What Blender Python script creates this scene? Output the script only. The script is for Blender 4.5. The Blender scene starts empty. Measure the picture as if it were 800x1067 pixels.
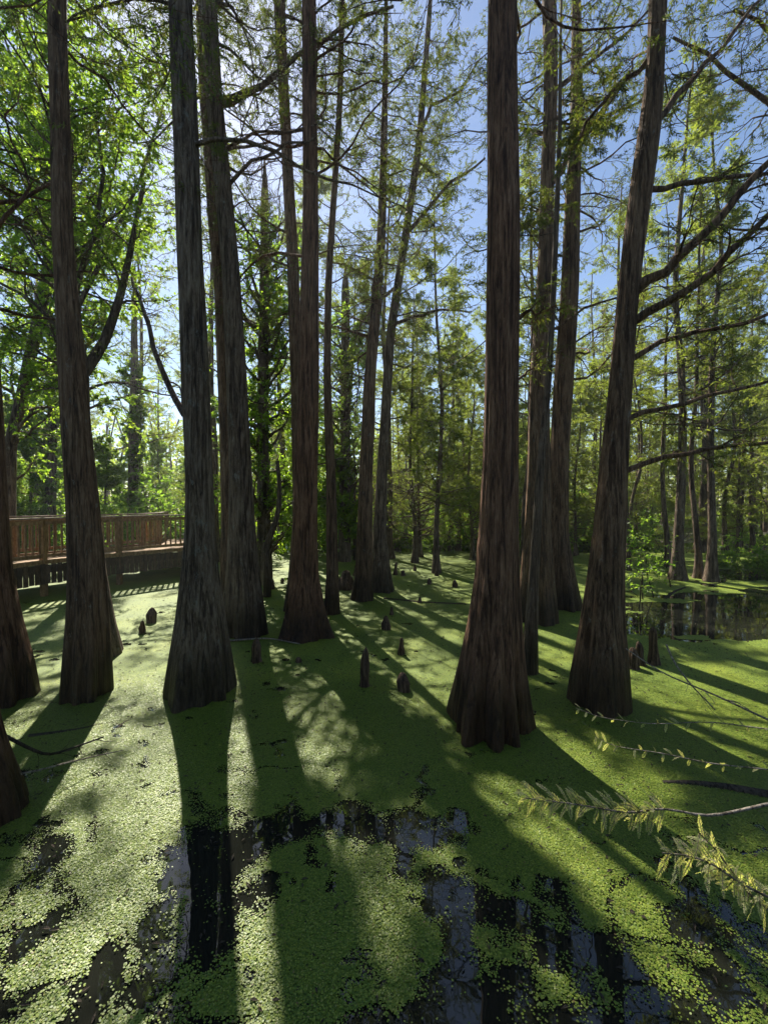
import bpy, math
import numpy as np
from mathutils import Matrix, Vector

R = math.radians
HAZE = .0011
scene = bpy.context.scene
COL = scene.collection

# ------------------------------------------------------------------ camera
H_EYE, FPX, PITCH = 2.6, 430.0, R(1.4)
cam_d = bpy.data.cameras.new('camera')
cam = bpy.data.objects.new('camera', cam_d)
COL.objects.link(cam)
cam.location = (0, 0, H_EYE)
cam.rotation_euler = (R(90) - PITCH, 0, 0)
cam_d.sensor_fit = 'HORIZONTAL'
cam_d.sensor_width = 36.0
cam_d.lens = 36.0 * FPX / 800.0
cam_d.clip_start = 0.05
cam_d.clip_end = 1500
scene.camera = cam
scene.render.resolution_x, scene.render.resolution_y = 767, 1024

CP, SP = math.cos(PITCH), math.sin(PITCH)


def ray(px, py):
    x = (np.asarray(px, float) - 400) / FPX
    u = (533.5 - np.asarray(py, float)) / FPX
    return np.stack([x, CP + u * SP, u * CP - SP], -1)


def gnd(px, py):                       # where the line of sight meets the water
    r = ray(px, py)
    return r * (-H_EYE / r[..., 2:3]) * [1, 1, 1] + [0, 0, H_EYE]


def at(px, py, y):                     # a point on that line of sight, y metres ahead
    r = ray(px, py)
    return r * (y / r[..., 1:2]) + [0, 0, H_EYE]


SUN_EL, SUN_AZ = R(45.6), R(-24.4)     # azimuth from +Y towards +X
SUN = np.array([math.cos(SUN_EL) * math.sin(SUN_AZ), math.cos(SUN_EL) * math.cos(SUN_AZ), math.sin(SUN_EL)])


# ------------------------------------------------------------------ numpy noise
def _h(ix, iy, s):
    n = (ix.astype(np.int64) * 374761393 + iy.astype(np.int64) * 668265263 + s * 974634323) & 0x7fffffff
    n = ((n ^ (n >> 13)) * 1274126177) & 0x7fffffff
    n = n ^ (n >> 16)
    return (n & 0xffff) / 65535.0


def vnoise(x, y, s=0):
    ix, iy = np.floor(x), np.floor(y)
    fx, fy = x - ix, y - iy
    fx, fy = fx * fx * (3 - 2 * fx), fy * fy * (3 - 2 * fy)
    a, b = _h(ix, iy, s), _h(ix + 1, iy, s)
    c, d = _h(ix, iy + 1, s), _h(ix + 1, iy + 1, s)
    return (a + (b - a) * fx) * (1 - fy) + (c + (d - c) * fx) * fy


def fbm(x, y, s=0, o=4):
    v, a, t = 0, 1, 0
    for k in range(o):
        v = v + a * vnoise(x, y, s + 17 * k)
        t += a
        a *= .5
        x, y = x * 2.03 + 5.1, y * 2.03 + 1.7
    return v / t                        # 0..1


def norm(v):
    return v / np.maximum(np.linalg.norm(v, axis=-1, keepdims=True), 1e-9)


# ------------------------------------------------------------------ mesh building
class Geo:
    def __init__(s):
        s.V, s.Q, s.T, s.n = [], [], [], 0
        s.qm, s.tm = [], []

    def add(s, V, Q=None, T=None, mat=0):
        V = np.asarray(V, float).reshape(-1, 3)
        s.V.append(V)
        if Q is not None and len(Q):
            s.Q.append(np.asarray(Q, int) + s.n)
            s.qm.append(np.full(len(Q), mat))
        if T is not None and len(T):
            s.T.append(np.asarray(T, int) + s.n)
            s.tm.append(np.full(len(T), mat))
        s.n += len(V)

    def box(s, c, size, ax=None, mat=0):           # ax: 3x3 rows = local axes
        c = np.asarray(c, float)
        ax = np.eye(3) if ax is None else np.asarray(ax)
        h = np.asarray(size, float) / 2
        p = np.array([[x, y, z] for z in (-1, 1) for y in (-1, 1) for x in (-1, 1)]) * h
        s.add(c + p @ ax, [[0, 2, 3, 1], [4, 5, 7, 6], [0, 1, 5, 4], [2, 6, 7, 3], [0, 4, 6, 2], [1, 3, 7, 5]], mat=mat)

    def mesh(s, name, mats, smooth=False, origin=(0, 0, 0)):
        me = bpy.data.meshes.new(name)
        V = (np.concatenate(s.V) if s.V else np.zeros((0, 3))) - np.asarray(origin)
        Q = np.concatenate(s.Q) if s.Q else np.zeros((0, 4), int)
        T = np.concatenate(s.T) if s.T else np.zeros((0, 3), int)
        me.vertices.add(len(V))
        me.vertices.foreach_set('co', V.astype(np.float32).ravel())
        li = np.concatenate([Q.ravel(), T.ravel()]).astype(np.int32)
        me.loops.add(len(li))
        me.loops.foreach_set('vertex_index', li)
        st = np.concatenate([np.arange(len(Q)) * 4, len(Q) * 4 + np.arange(len(T)) * 3]).astype(np.int32)
        me.polygons.add(len(st))
        me.polygons.foreach_set('loop_start', st)
        mi = np.concatenate((s.qm or [np.zeros(0, int)]) + (s.tm or [np.zeros(0, int)])).astype(np.int32)
        me.polygons.foreach_set('material_index', mi)
        me.polygons.foreach_set('use_smooth', np.full(len(st), smooth))
        for m in (mats if isinstance(mats, (list, tuple)) else [mats]):
            me.materials.append(m)
        me.update(calc_edges=True)
        me.validate()
        return me


def tubes(P, Rr, sides=5):
    """B polylines of n points -> tube surfaces"""
    P = np.asarray(P, float)
    Rr = np.asarray(Rr, float)
    B, n, _ = P.shape
    T = np.empty_like(P)
    T[:, 1:-1] = P[:, 2:] - P[:, :-2]
    T[:, 0] = P[:, 1] - P[:, 0]
    T[:, -1] = P[:, -1] - P[:, -2]
    T = norm(T)
    mt = np.abs(T.mean(1))
    ref = np.eye(3)[np.argmin(mt, 1)][:, None, :]
    U = norm(np.cross(ref + 0 * T, T))
    W = np.cross(T, U)
    a = np.arange(sides) / sides * 2 * np.pi
    ring = U[:, :, None, :] * np.cos(a)[None, None, :, None] + W[:, :, None, :] * np.sin(a)[None, None, :, None]
    V = P[:, :, None, :] + ring * Rr[:, :, None, None]
    b, i, k = np.meshgrid(np.arange(B), np.arange(n - 1), np.arange(sides), indexing='ij')
    k2 = (k + 1) % sides
    f = lambda i_, k_: (b * n + i_) * sides + k_
    Q = np.stack([f(i, k), f(i, k2), f(i + 1, k2), f(i + 1, k)], -1).reshape(-1, 4)
    return V.reshape(-1, 3), Q


def grow(rng, S, D, L, n, wander, up=0.0):
    B = len(S)
    P = np.empty((B, n, 3))
    P[:, 0] = S
    d = norm(D)
    st = np.asarray(L)[:, None] / (n - 1)
    for i in range(1, n):
        d = d + rng.normal(0, wander, (B, 3))
        d[:, 2] += up
        d = norm(d)
        P[:, i] = P[:, i - 1] + d * st
    return P


def sample(rng, P, k, t0, t1):
    """k points along each of B polylines: positions, tangents, parameter"""
    B, n, _ = P.shape
    t = (np.arange(k)[None] + rng.uniform(0, 1, (B, k))) / k * (t1 - t0) + t0
    f = t * (n - 1)
    i = np.clip(f.astype(int), 0, n - 2)
    f = (f - i)[..., None]
    b = np.arange(B)[:, None]
    p = P[b, i] * (1 - f) + P[b, i + 1] * f
    return p.reshape(-1, 3), norm(P[b, i + 1] - P[b, i]).reshape(-1, 3), t.reshape(-1)


def side_dirs(rng, T, ang, flat):
    """directions leaving tangents T at about ang, mostly in the horizontal plane when flat is high"""
    up = np.array([0, 0, 1.0])
    hz = norm(np.cross(T, up) + 1e-6)
    sg = np.where(rng.random(len(T)) < .5, -1, 1)[:, None]
    perp = norm(hz * sg * flat + rng.normal(0, 1, T.shape) * (1 - flat))
    a = (ang + rng.normal(0, .18, len(T)))[:, None]
    return norm(T * np.cos(a) + perp * np.sin(a))


def leaves(rng, p, d, length, width, lift=.6):
    N = len(p)
    L = (length * rng.uniform(.6, 1.3, N))[:, None]
    W = (width * rng.uniform(.7, 1.25, N))[:, None]
    nrm = norm(rng.normal(0, 1, (N, 3)) + [0, 0, lift * 3])
    sd = norm(np.cross(d, nrm) + 1e-6)
    mid = p + d * L * .45 + nrm * (W * .18)
    V = np.stack([p, mid + sd * W * .5, p + d * L - nrm * (L * .08), mid - sd * W * .5], 1).reshape(-1, 3)
    return V, np.arange(N * 4).reshape(-1, 4)


# ------------------------------------------------------------------ objects
def link(name, me, parent=None, loc=None):
    o = bpy.data.objects.new(name, me)
    COL.objects.link(o)
    if parent is not None:
        o.parent = parent
    if loc is not None:
        o.location = loc
    return o


def tag(o, label=None, cat=None, group=None, kind=None):
    if label:
        o['label'] = label
    if cat:
        o['category'] = cat
    if group:
        o['group'] = group
    if kind:
        o['kind'] = kind
    return o


def thing(name, label, cat, loc=(0, 0, 0), group=None):
    o = bpy.data.objects.new(name, None)
    o.empty_display_size = .2
    COL.objects.link(o)
    o.location = loc
    return tag(o, label, cat, group)


def dup(root, loc, rotz, sc, label, group=None):
    c = root.copy()
    COL.objects.link(c)
    c.location, c.rotation_euler, c.scale = loc, (0, 0, rotz), (sc, sc, sc)
    tag(c, label, None, group)
    for ch in root.children:
        k = ch.copy()
        COL.objects.link(k)
        k.parent = c
    return c


# ------------------------------------------------------------------ materials
def nodes(name):
    m = bpy.data.materials.new(name)
    m.use_nodes = True
    nt = m.node_tree
    nt.nodes.clear()
    out = nt.nodes.new('ShaderNodeOutputMaterial')
    N = lambda t, **k: _n(nt, t, k)
    return m, nt, out, N


def _n(nt, t, k):
    n = nt.nodes.new('ShaderNode' + t)
    for a, v in k.items():
        if a.startswith('i_'):
            n.inputs[int(a[2:])].default_value = v
        else:
            setattr(n, a, v)
    return n


def ramp(nt, N, src, stops):
    r = N('ValToRGB')
    e = r.color_ramp.elements
    while len(e) < len(stops):
        e.new(.5)
    for el, (p, c) in zip(e, stops):
        el.position = p
        el.color = (*c, 1)
    nt.links.new(src, r.inputs[0])
    return r.outputs[0]


def bark(name, dark, mid, pale, sc=1.0, lichen=0.0, wet=True, bump=1.0):
    m, nt, out, N = nodes(name)
    L = nt.links.new
    tc = N('TexCoord')

    def tex(scale, det, rough=.6, dist=0):
        mp = N('Mapping')
        mp.inputs['Scale'].default_value = scale
        L(tc.outputs['Object'], mp.inputs[0])
        t = N('TexNoise')
        t.inputs['Scale'].default_value = 1
        t.inputs['Detail'].default_value = det
        t.inputs['Roughness'].default_value = rough
        t.inputs['Distortion'].default_value = dist
        L(mp.outputs[0], t.inputs[0])
        return t.outputs['Fac']
    strip = tex((26 * sc, 26 * sc, 2.6), 6, .68, .5)
    fine = tex((90 * sc, 90 * sc, 13), 3, .65)
    blotch = tex((2.2, 2.2, .9), 4, .6)
    mx = N('Math', operation='MULTIPLY_ADD')
    L(fine, mx.inputs[0]); mx.inputs[1].default_value = .35; L(strip, mx.inputs[2])
    c = ramp(nt, N, mx.outputs[0], [(.45, dark), (.64, mid), (.9, pale)])
    mult = N('MixRGB', blend_type='MULTIPLY'); mult.inputs[0].default_value = .8
    L(c, mult.inputs[1])
    L(ramp(nt, N, blotch, [(.3, (.5, .48, .46)), (.7, (1.25, 1.2, 1.15))]), mult.inputs[2])
    c = mult.outputs[0]
    if lichen > 0:
        sp = tex((9, 9, 5), 6, .75)
        mk = ramp(nt, N, sp, [(.62 - .1 * lichen, (0, 0, 0)), (.72 - .08 * lichen, (1, 1, 1))])
        lm = N('MixRGB'); L(mk, lm.inputs[0]); L(c, lm.inputs[1]); lm.inputs[2].default_value = (.24, .23, .19, 1)
        c = lm.outputs[0]
    fk = tex((48 * sc, 48 * sc, 9), 4, .7, .6)
    fm = N('MixRGB'); L(ramp(nt, N, fk, [(.56, (0, 0, 0)), (.70, (.6, .6, .6))]), fm.inputs[0]); L(c, fm.inputs[1]); fm.inputs[2].default_value = (*pale, 1)
    c = fm.outputs[0]
    cr = tex((17 * sc, 17 * sc, 1.2), 5, .6, .8)
    cm = N('MixRGB', blend_type='MULTIPLY'); cm.inputs[0].default_value = 1; L(c, cm.inputs[1])
    L(ramp(nt, N, cr, [(.40, (.35, .32, .3)), (.5, (1, 1, 1))]), cm.inputs[2])
    c = cm.outputs[0]
    rough = None
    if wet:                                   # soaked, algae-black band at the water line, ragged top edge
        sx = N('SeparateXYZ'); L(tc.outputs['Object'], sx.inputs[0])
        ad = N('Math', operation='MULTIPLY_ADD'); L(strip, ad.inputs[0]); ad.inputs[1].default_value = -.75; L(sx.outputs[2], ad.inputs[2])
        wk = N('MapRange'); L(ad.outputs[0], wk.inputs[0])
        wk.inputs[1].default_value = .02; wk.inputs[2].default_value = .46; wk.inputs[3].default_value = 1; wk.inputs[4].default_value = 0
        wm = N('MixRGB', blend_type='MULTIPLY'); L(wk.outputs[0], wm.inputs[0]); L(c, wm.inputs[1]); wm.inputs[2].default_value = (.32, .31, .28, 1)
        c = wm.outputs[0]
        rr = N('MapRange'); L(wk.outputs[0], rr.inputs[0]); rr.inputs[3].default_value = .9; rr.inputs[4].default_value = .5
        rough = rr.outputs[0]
    b = N('Bump'); b.inputs['Strength'].default_value = .9; b.inputs['Distance'].default_value = .03 * bump
    hs = N('Math', operation='MULTIPLY_ADD'); L(cr, hs.inputs[0]); hs.inputs[1].default_value = 1.6; L(mx.outputs[0], hs.inputs[2])
    L(hs.outputs[0], b.inputs['Height'])
    p = N('BsdfPrincipled')
    L(c, p.inputs['Base Color']); L(b.outputs[0], p.inputs['Normal'])
    p.inputs['Roughness'].default_value = .9
    p.inputs['Specular IOR Level'].default_value = .25
    if rough:
        L(rough, p.inputs['Roughness'])
    L(p.outputs[0], out.inputs[0])
    return m


def leafmat(name, cols, trans=.5, rough=.5, tcol=3.8):
    m, nt, out, N = nodes(name)
    L = nt.links.new
    g = N('NewGeometry')
    c = ramp(nt, N, g.outputs['Random Per Island'], [(i / (len(cols) - 1), k) for i, k in enumerate(cols)])
    p = N('BsdfPrincipled'); L(c, p.inputs['Base Color'])
    p.inputs['Roughness'].default_value = rough
    p.inputs['Specular IOR Level'].default_value = .35
    t = N('BsdfTranslucent')
    mm = N('MixRGB', blend_type='MULTIPLY'); mm.inputs[0].default_value = 1; L(c, mm.inputs[1])
    mm.inputs[2].default_value = (tcol * 1.12, tcol * 1.1, tcol * .5, 1)
    L(mm.outputs[0], t.inputs[0])
    mix = N('MixShader'); mix.inputs[0].default_value = trans
    L(p.outputs[0], mix.inputs[1]); L(t.outputs[0], mix.inputs[2]); L(mix.outputs[0], out.inputs[0])
    return m


M = {}
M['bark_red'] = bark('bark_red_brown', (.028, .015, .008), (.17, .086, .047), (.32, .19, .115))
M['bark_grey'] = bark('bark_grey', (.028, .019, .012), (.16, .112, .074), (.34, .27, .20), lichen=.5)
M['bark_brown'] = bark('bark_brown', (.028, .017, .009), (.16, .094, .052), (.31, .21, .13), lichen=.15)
M['bark_far'] = bark('bark_far', (.035, .024, .016), (.14, .10, .07), (.30, .235, .175), sc=.6, lichen=.3, wet=False, bump=1.5)
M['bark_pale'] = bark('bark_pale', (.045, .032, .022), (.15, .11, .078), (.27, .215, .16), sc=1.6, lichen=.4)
M['knee'] = bark('knee_bark', (.02, .014, .010), (.10, .066, .045), (.22, .15, .10), sc=1.3, wet=False, bump=.6)
M['dead'] = bark('dead_wood', (.07, .06, .05), (.24, .21, .18), (.42, .38, .33), sc=2.5, wet=False, bump=.3)
M['darkdead'] = bark('wet_dead_wood', (.012, .010, .008), (.05, .04, .03), (.1, .08, .06), sc=2, wet=False, bump=.4)
M['cyp'] = leafmat('cypress_leaf', [(.06, .075, .016), (.07, .10, .02), (.085, .115, .022), (.115, .115, .035), (.06, .09, .024)], .45, .5, 2.2)
M['cyp_far'] = leafmat('far_cypress_leaf', [(.06, .08, .022), (.08, .105, .022), (.09, .115, .026), (.105, .115, .035)])
M['broad'] = leafmat('broad_leaf', [(.045, .075, .014), (.06, .10, .016), (.075, .12, .018), (.10, .13, .022)], .55, .38, 5.0)
M['vine'] = leafmat('vine_leaf', [(.04, .07, .012), (.055, .095, .014), (.075, .12, .016), (.10, .14, .02)], .55, .35, 5.0)
M['shrub'] = leafmat('shrub_leaf', [(.035, .06, .015), (.05, .09, .018), (.07, .12, .02), (.09, .12, .03)], .55, .45, 5.0)
M['twigleaf'] = leafmat('twig_leaf', [(.19, .24, .09), (.26, .29, .13), (.32, .31, .19), (.28, .25, .16)], .5, .45, 3.0)
M['far'] = leafmat('far_wood_leaf', [(.06, .085, .025), (.08, .11, .028), (.10, .125, .035), (.08, .09, .04)], .55, .6, 5.0)

# water
m, nt, out, N = nodes('swamp_water'); L = nt.links.new
p = N('BsdfPrincipled')
p.inputs['Base Color'].default_value = (.010, .011, .008, 1)
p.inputs['Roughness'].default_value = .015
p.inputs['IOR'].default_value = 1.5
tc = N('TexCoord'); t = N('TexNoise'); t.inputs['Scale'].default_value = 2.2; t.inputs['Detail'].default_value = 3
L(tc.outputs['Object'], t.inputs[0])
b = N('Bump'); b.inputs['Strength'].default_value = .06; b.inputs['Distance'].default_value = .03
L(t.outputs['Fac'], b.inputs['Height']); L(b.outputs[0], p.inputs['Normal']); L(p.outputs[0], out.inputs[0])
M['water'] = m

# duckweed mat (0: continuous mat, 1: single fronds)
m, nt, out, N = nodes('duckweed_mat'); L = nt.links.new
tc = N('TexCoord')
vo = N('TexVoronoi'); vo.inputs['Scale'].default_value = 75; L(tc.outputs['Object'], vo.inputs[0])
bw = N('RGBToBW'); L(vo.outputs['Color'], bw.inputs[0])
c1 = ramp(nt, N, bw.outputs[0], [(.1, (.066, .104, .013)), (.5, (.12, .172, .02)), (.85, (.19, .236, .03))])
no = N('TexNoise'); no.inputs['Scale'].default_value = 1.1; no.inputs['Detail'].default_value = 6; L(tc.outputs['Object'], no.inputs[0])
c2 = N('MixRGB', blend_type='MULTIPLY'); c2.inputs[0].default_value = .7; L(c1, c2.inputs[1])
L(ramp(nt, N, no.outputs['Fac'], [(.32, (.58, .66, .66)), (.5, (.95, .97, .95)), (.68, (1.35, 1.2, .95))]), c2.inputs[2])
sp = N('TexNoise'); sp.inputs['Scale'].default_value = 38; sp.inputs['Detail'].default_value = 3; L(tc.outputs['Object'], sp.inputs[0])
sk = ramp(nt, N, sp.outputs['Fac'], [(.62, (0, 0, 0)), (.67, (1, 1, 1))])
c3 = N('MixRGB'); L(sk, c3.inputs[0]); L(c2.outputs[0], c3.inputs[1]); c3.inputs[2].default_value = (.012, .014, .008, 1)
p = N('BsdfPrincipled'); L(c3.outputs[0], p.inputs['Base Color'])
p.inputs['Roughness'].default_value = .6; p.inputs['Specular IOR Level'].default_value = .25
b = N('Bump'); b.inputs['Strength'].default_value = .8; b.inputs['Distance'].default_value = .006
L(vo.outputs['Distance'], b.inputs['Height']); b.invert = True
L(b.outputs[0], p.inputs['Normal']); L(p.outputs[0], out.inputs[0])
M['weed'] = m
m, nt, out, N = nodes('duckweed_frond'); L = nt.links.new
g = N('NewGeometry')
c1 = ramp(nt, N, g.outputs['Random Per Island'], [(0, (.056, .10, .012)), (.45, (.115, .172, .018)), (.8, (.17, .22, .024)), (.97, (.21, .24, .05)), (1, (.14, .09, .04))])
p = N('BsdfPrincipled'); L(c1, p.inputs['Base Color'])
p.inputs['Roughness'].default_value = .45; p.inputs['Specular IOR Level'].default_value = .28
L(p.outputs[0], out.inputs[0])
M['frond'] = m

# soil of the banks
m, nt, out, N = nodes('bank_soil'); L = nt.links.new
tc = N('TexCoord'); t = N('TexNoise'); t.inputs['Scale'].default_value = 3; t.inputs['Detail'].default_value = 10; L(tc.outputs['Object'], t.inputs[0])
c = ramp(nt, N, t.outputs['Fac'], [(.35, (.025, .018, .012)), (.5, (.06, .05, .025)), (.62, (.05, .085, .025)), (.75, (.14, .11, .06))])
p = N('BsdfPrincipled'); L(c, p.inputs['Base Color']); p.inputs['Roughness'].default_value = .95
b = N('Bump'); b.inputs['Distance'].default_value = .1; L(t.outputs['Fac'], b.inputs['Height']); L(b.outputs[0], p.inputs['Normal'])
L(p.outputs[0], out.inputs[0])
M['soil'] = m

# weathered deck lumber
def lumber(name, a, b_, c_):
    m, nt, out, N = nodes(name); L = nt.links.new
    tc = N('TexCoord'); mp = N('Mapping'); mp.inputs['Scale'].default_value = (6, 6, 2.5); L(tc.outputs['Object'], mp.inputs[0])
    t = N('TexNoise'); t.inputs['Scale'].default_value = 3; t.inputs['Detail'].default_value = 8; t.inputs['Distortion'].default_value = .6; L(mp.outputs[0], t.inputs[0])
    oi = N('ObjectInfo')
    c = ramp(nt, N, t.outputs['Fac'], [(.3, a), (.55, b_), (.75, c_)])
    mu = N('MixRGB', blend_type='MULTIPLY'); mu.inputs[0].default_value = 1; L(c, mu.inputs[1])
    L(ramp(nt, N, oi.outputs['Random'], [(0, (.75, .72, .7)), (1, (1.15, 1.12, 1.1))]), mu.inputs[2])
    p = N('BsdfPrincipled'); L(mu.outputs[0], p.inputs['Base Color']); p.inputs['Roughness'].default_value = .8
    bp = N('Bump'); bp.inputs['Distance'].default_value = .004; L(t.outputs['Fac'], bp.inputs['Height']); L(bp.outputs[0], p.inputs['Normal'])
    L(p.outputs[0], out.inputs[0])
    return m
M['wood'] = lumber('deck_lumber', (.18, .10, .042), (.33, .20, .092), (.44, .30, .165))
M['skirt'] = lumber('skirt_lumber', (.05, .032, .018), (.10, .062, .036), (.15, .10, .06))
M['cap'] = lumber('rail_lumber', (.22, .16, .115), (.34, .26, .195), (.45, .38, .30))

# ------------------------------------------------------------------ light gaps in the canopy
# The sun reaches the water only where the crowns are thin. Each gap is a ground
# polygon (given through its line of sight); leaves whose sun line ends in it are rare.
GAPS = [
    ([(160, 760), (187, 800), (188, 1100), (-60, 1100), (-60, 1000), (60, 900), (100, 820)], .22),
    ([(242, 745), (262, 745), (270, 850), (320, 1000), (330, 1100), (245, 1100), (240, 850)], .08),
    ([(300, 700), (390, 705), (400, 790), (330, 790), (300, 740)], .25),
    ([(495, 812), (538, 812), (645, 892), (722, 955), (785, 1040), (835, 1100), (755, 1100), (695, 1040), (630, 964), (575, 905), (510, 845)], .01),
    ([(548, 735), (600, 770), (735, 885), (700, 885), (560, 780)], .03),
    ([(655, 690), (820, 690), (820, 790), (720, 760), (650, 715)], .12),
    ([(400, 575), (500, 575), (490, 650), (410, 640)], .15),
    ([(430, 665), (480, 660), (470, 760), (400, 730)], .08),
    ([(40, 630), (185, 615), (170, 735), (120, 730), (60, 680)], .8),
    ([(640, 560), (830, 560), (830, 650), (640, 650)], .2),
    ([(555, 660), (600, 650), (595, 700), (560, 720)], .08),
    ([(650, 800), (700, 830), (820, 960), (800, 980), (700, 880)], .25),
]


def inpoly(x, y, poly):
    r = np.zeros(len(x), bool)
    n = len(poly)
    for i in range(n):
        (x0, y0), (x1, y1) = poly[i], poly[(i + 1) % n]
        c = ((y0 > y) != (y1 > y)) & (x < (x1 - x0) * (y - y0) / ((y1 - y0) if y1 != y0 else 1e-9) + x0)
        r ^= c
    return r


EXTRA = [([(.8, -.7), (2.6, -.9), (2.8, 1.6), (1.6, 2.0), (1.0, 1.2)], .0)]
GAPG = EXTRA + [([tuple(g[:2]) for g in gnd([a for a, _ in poly], [b for _, b in poly])], k) for poly, k in GAPS]


def gapkeep(rng, p):
    g = p[:, :2] - SUN[:2] * (p[:, 2:3] / SUN[2])
    keep = np.ones(len(p))
    wob = (fbm(g[:, 0] * 2.2, g[:, 1] * 2.2, 91, 3) - .5) * .5
    for poly, k in GAPG:
        keep[inpoly(g[:, 0] + wob, g[:, 1] + wob, poly)] = k
    return rng.random(len(p)) < keep


# ------------------------------------------------------------------ cypress trees (near)
def trunk_rings(spec, H, seed, flute=.16, sides=72, base_y=None):
    """spec: (py, x_left, x_right) in lines of sight from the base upwards"""
    rng = np.random.default_rng(seed)
    spec = sorted(spec, key=lambda s: -s[0])
    yb, xl, xr = spec[0]
    d = H_EYE * FPX / (yb - 523.0)
    obl = lambda a_, b_: math.cos(math.atan(((a_ + b_) / 2 - 400) / FPX))
    for _ in range(6):
        r = (xr - xl) / 2 / FPX * d * obl(xl, xr)
        d = H_EYE * FPX / (yb - 523.0) + r * .85
    Y = d if base_y is None else base_y
    pts, rad = [], []
    for py, a, b in spec:
        c = at((a + b) / 2, py, Y)
        pts.append(c); rad.append((b - a) / 2 / FPX * Y * obl(a, b))
    pts, rad = np.array(pts), np.array(rad)
    # base to water level
    z0 = -.25
    zs = pts[:, 2]
    if zs[0] > z0:
        pts = np.vstack([[pts[0, 0], Y, z0], pts]); rad = np.r_[rad[0] * 1.04, rad]
    zs = pts[:, 2]
    # extend above the frame
    slope = (pts[-1, 0] - pts[-2, 0]) / max(zs[-1] - zs[-2], .1)
    ztop = max(H, zs[-1] + 1)
    nz = 4
    for k in range(1, nz + 1):
        z = zs[-1] + (ztop - zs[-1]) * k / nz
        pts = np.vstack([pts, [pts[-1, 0] + slope * .6 * (ztop - zs[-1]) / nz, Y, z]])
    rt = rad[-1]
    rad = np.r_[rad, [rt * (1 - .22 * k) for k in range(1, nz + 1)]]
    z = np.concatenate([np.linspace(z0, 2.2, 46), np.linspace(2.2, ztop, 70)[1:]])
    cx = np.interp(z, pts[:, 2], pts[:, 0]); rr = np.interp(z, pts[:, 2], rad)
    k = np.ones(5) / 5
    pad = lambda v: np.convolve(np.pad(v, 2, mode='edge'), k, 'valid')
    cx, rr = pad(cx), pad(rr)
    cy = Y + (fbm(z * .25, z * 0, seed, 2) - .5) * .35 * np.clip(z / 6, 0, 1)
    C = np.stack([cx, cy, z], 1)
    th = np.arange(sides) / sides * 2 * np.pi
    Z, TH = np.meshgrid(z, th, indexing='ij')
    amp = flute * np.exp(-np.clip(Z, 0, None) / 1.1) + .018
    ph = rng.uniform(0, 6.28, 6)
    lob = (np.abs(np.sin(TH * 2.5 + ph[0] + Z * .12)) * .9 + .6 * np.abs(np.sin(TH * 4.5 + ph[1] - Z * .1)) + .35 * np.sin(TH * 3 + ph[2])
           + .25 * np.sin(TH * 11 + ph[3] + Z * .4) - 1.15)
    shape = 1 + amp * lob
    bx = np.cos(TH) * 10; by = np.sin(TH) * 10
    rid = fbm(bx + 3 * ph[4] + Z * .2, by + Z * .35, seed + 5, 4) - .5
    Rr = rr[:, None] * .985 * shape + rid * .026 * np.clip(rr[:, None] / .15, .3, 1)
    V = np.stack([C[:, 0:1] + np.cos(TH) * Rr, C[:, 1:2] + np.sin(TH) * Rr, Z], -1)
    i, kk = np.meshgrid(np.arange(len(z) - 1), np.arange(sides), indexing='ij')
    k2 = (kk + 1) % sides
    Q = np.stack([i * sides + kk, i * sides + k2, (i + 1) * sides + k2, (i + 1) * sides + kk], -1).reshape(-1, 4)
    return V.reshape(-1, 3), Q, C, rr


def boughs(rng, geo_w, geo_l, S, D, Ln, r0, n2=6, n3=5, nl=10, leaf=(.10, .026), keep=True, wander=.16, up=.02, flat=.7, dens=1.0, sides=5):
    """limbs > branches > twigs > leaf sprays"""
    P1 = grow(rng, S, D, Ln, 10, wander, up)
    t = np.linspace(0, 1, 10)[None]
    geo_w.add(*tubes(P1, np.asarray(r0)[:, None] * (1 - .82 * t), sides))
    return sub_boughs(rng, geo_w, geo_l, P1, Ln, r0, n2, n3, nl, leaf, keep, flat, dens)


def sub_boughs(rng, geo_w, geo_l, P1, Ln, r0, n2, n3, nl, leaf, keep, flat, dens, t0=.15):
    p, tg, t = sample(rng, P1, n2, t0, 1)
    l2 = np.repeat(Ln, n2) * (.5 - .25 * t) * rng.uniform(.5, 1.2, len(p))
    P2 = grow(rng, p, side_dirs(rng, tg, .9, flat), l2, 7, .2, .0)
    r2 = np.clip(np.repeat(r0, n2) * (1 - .75 * t) * .42, .004, .05)
    geo_w.add(*tubes(P2, r2[:, None] * (1 - .75 * np.linspace(0, 1, 7))[None], 4))
    p, tg, t = sample(rng, P2, n3, .2, 1)
    l3 = np.repeat(l2, n3) * (.5 - .2 * t) * rng.uniform(.6, 1.3, len(p)) + .1
    P3 = grow(rng, p, side_dirs(rng, tg, .8, flat), l3, 5, .2, -.04)
    geo_w.add(*tubes(P3, np.repeat(np.clip(r2, .004, .012), n3)[:, None] * (.6 - .4 * np.linspace(0, 1, 5))[None], 3))
    if nl:
        p, tg, t = sample(rng, P3, nl, .05, 1)
        if dens < 1:                               # bare twigs here, tufts there
            s = rng.random(len(P3)).repeat(nl)
            ok = s < dens
            p, tg = p[ok], tg[ok]
        if keep:
            ok = gapkeep(rng, p)
            p, tg = p[ok], tg[ok]
        if len(p):
            d = side_dirs(rng, tg, .9, .6)
            d[:, 2] -= .15
            geo_l.add(*leaves(rng, p, norm(d), *leaf))
    return P1


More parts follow.
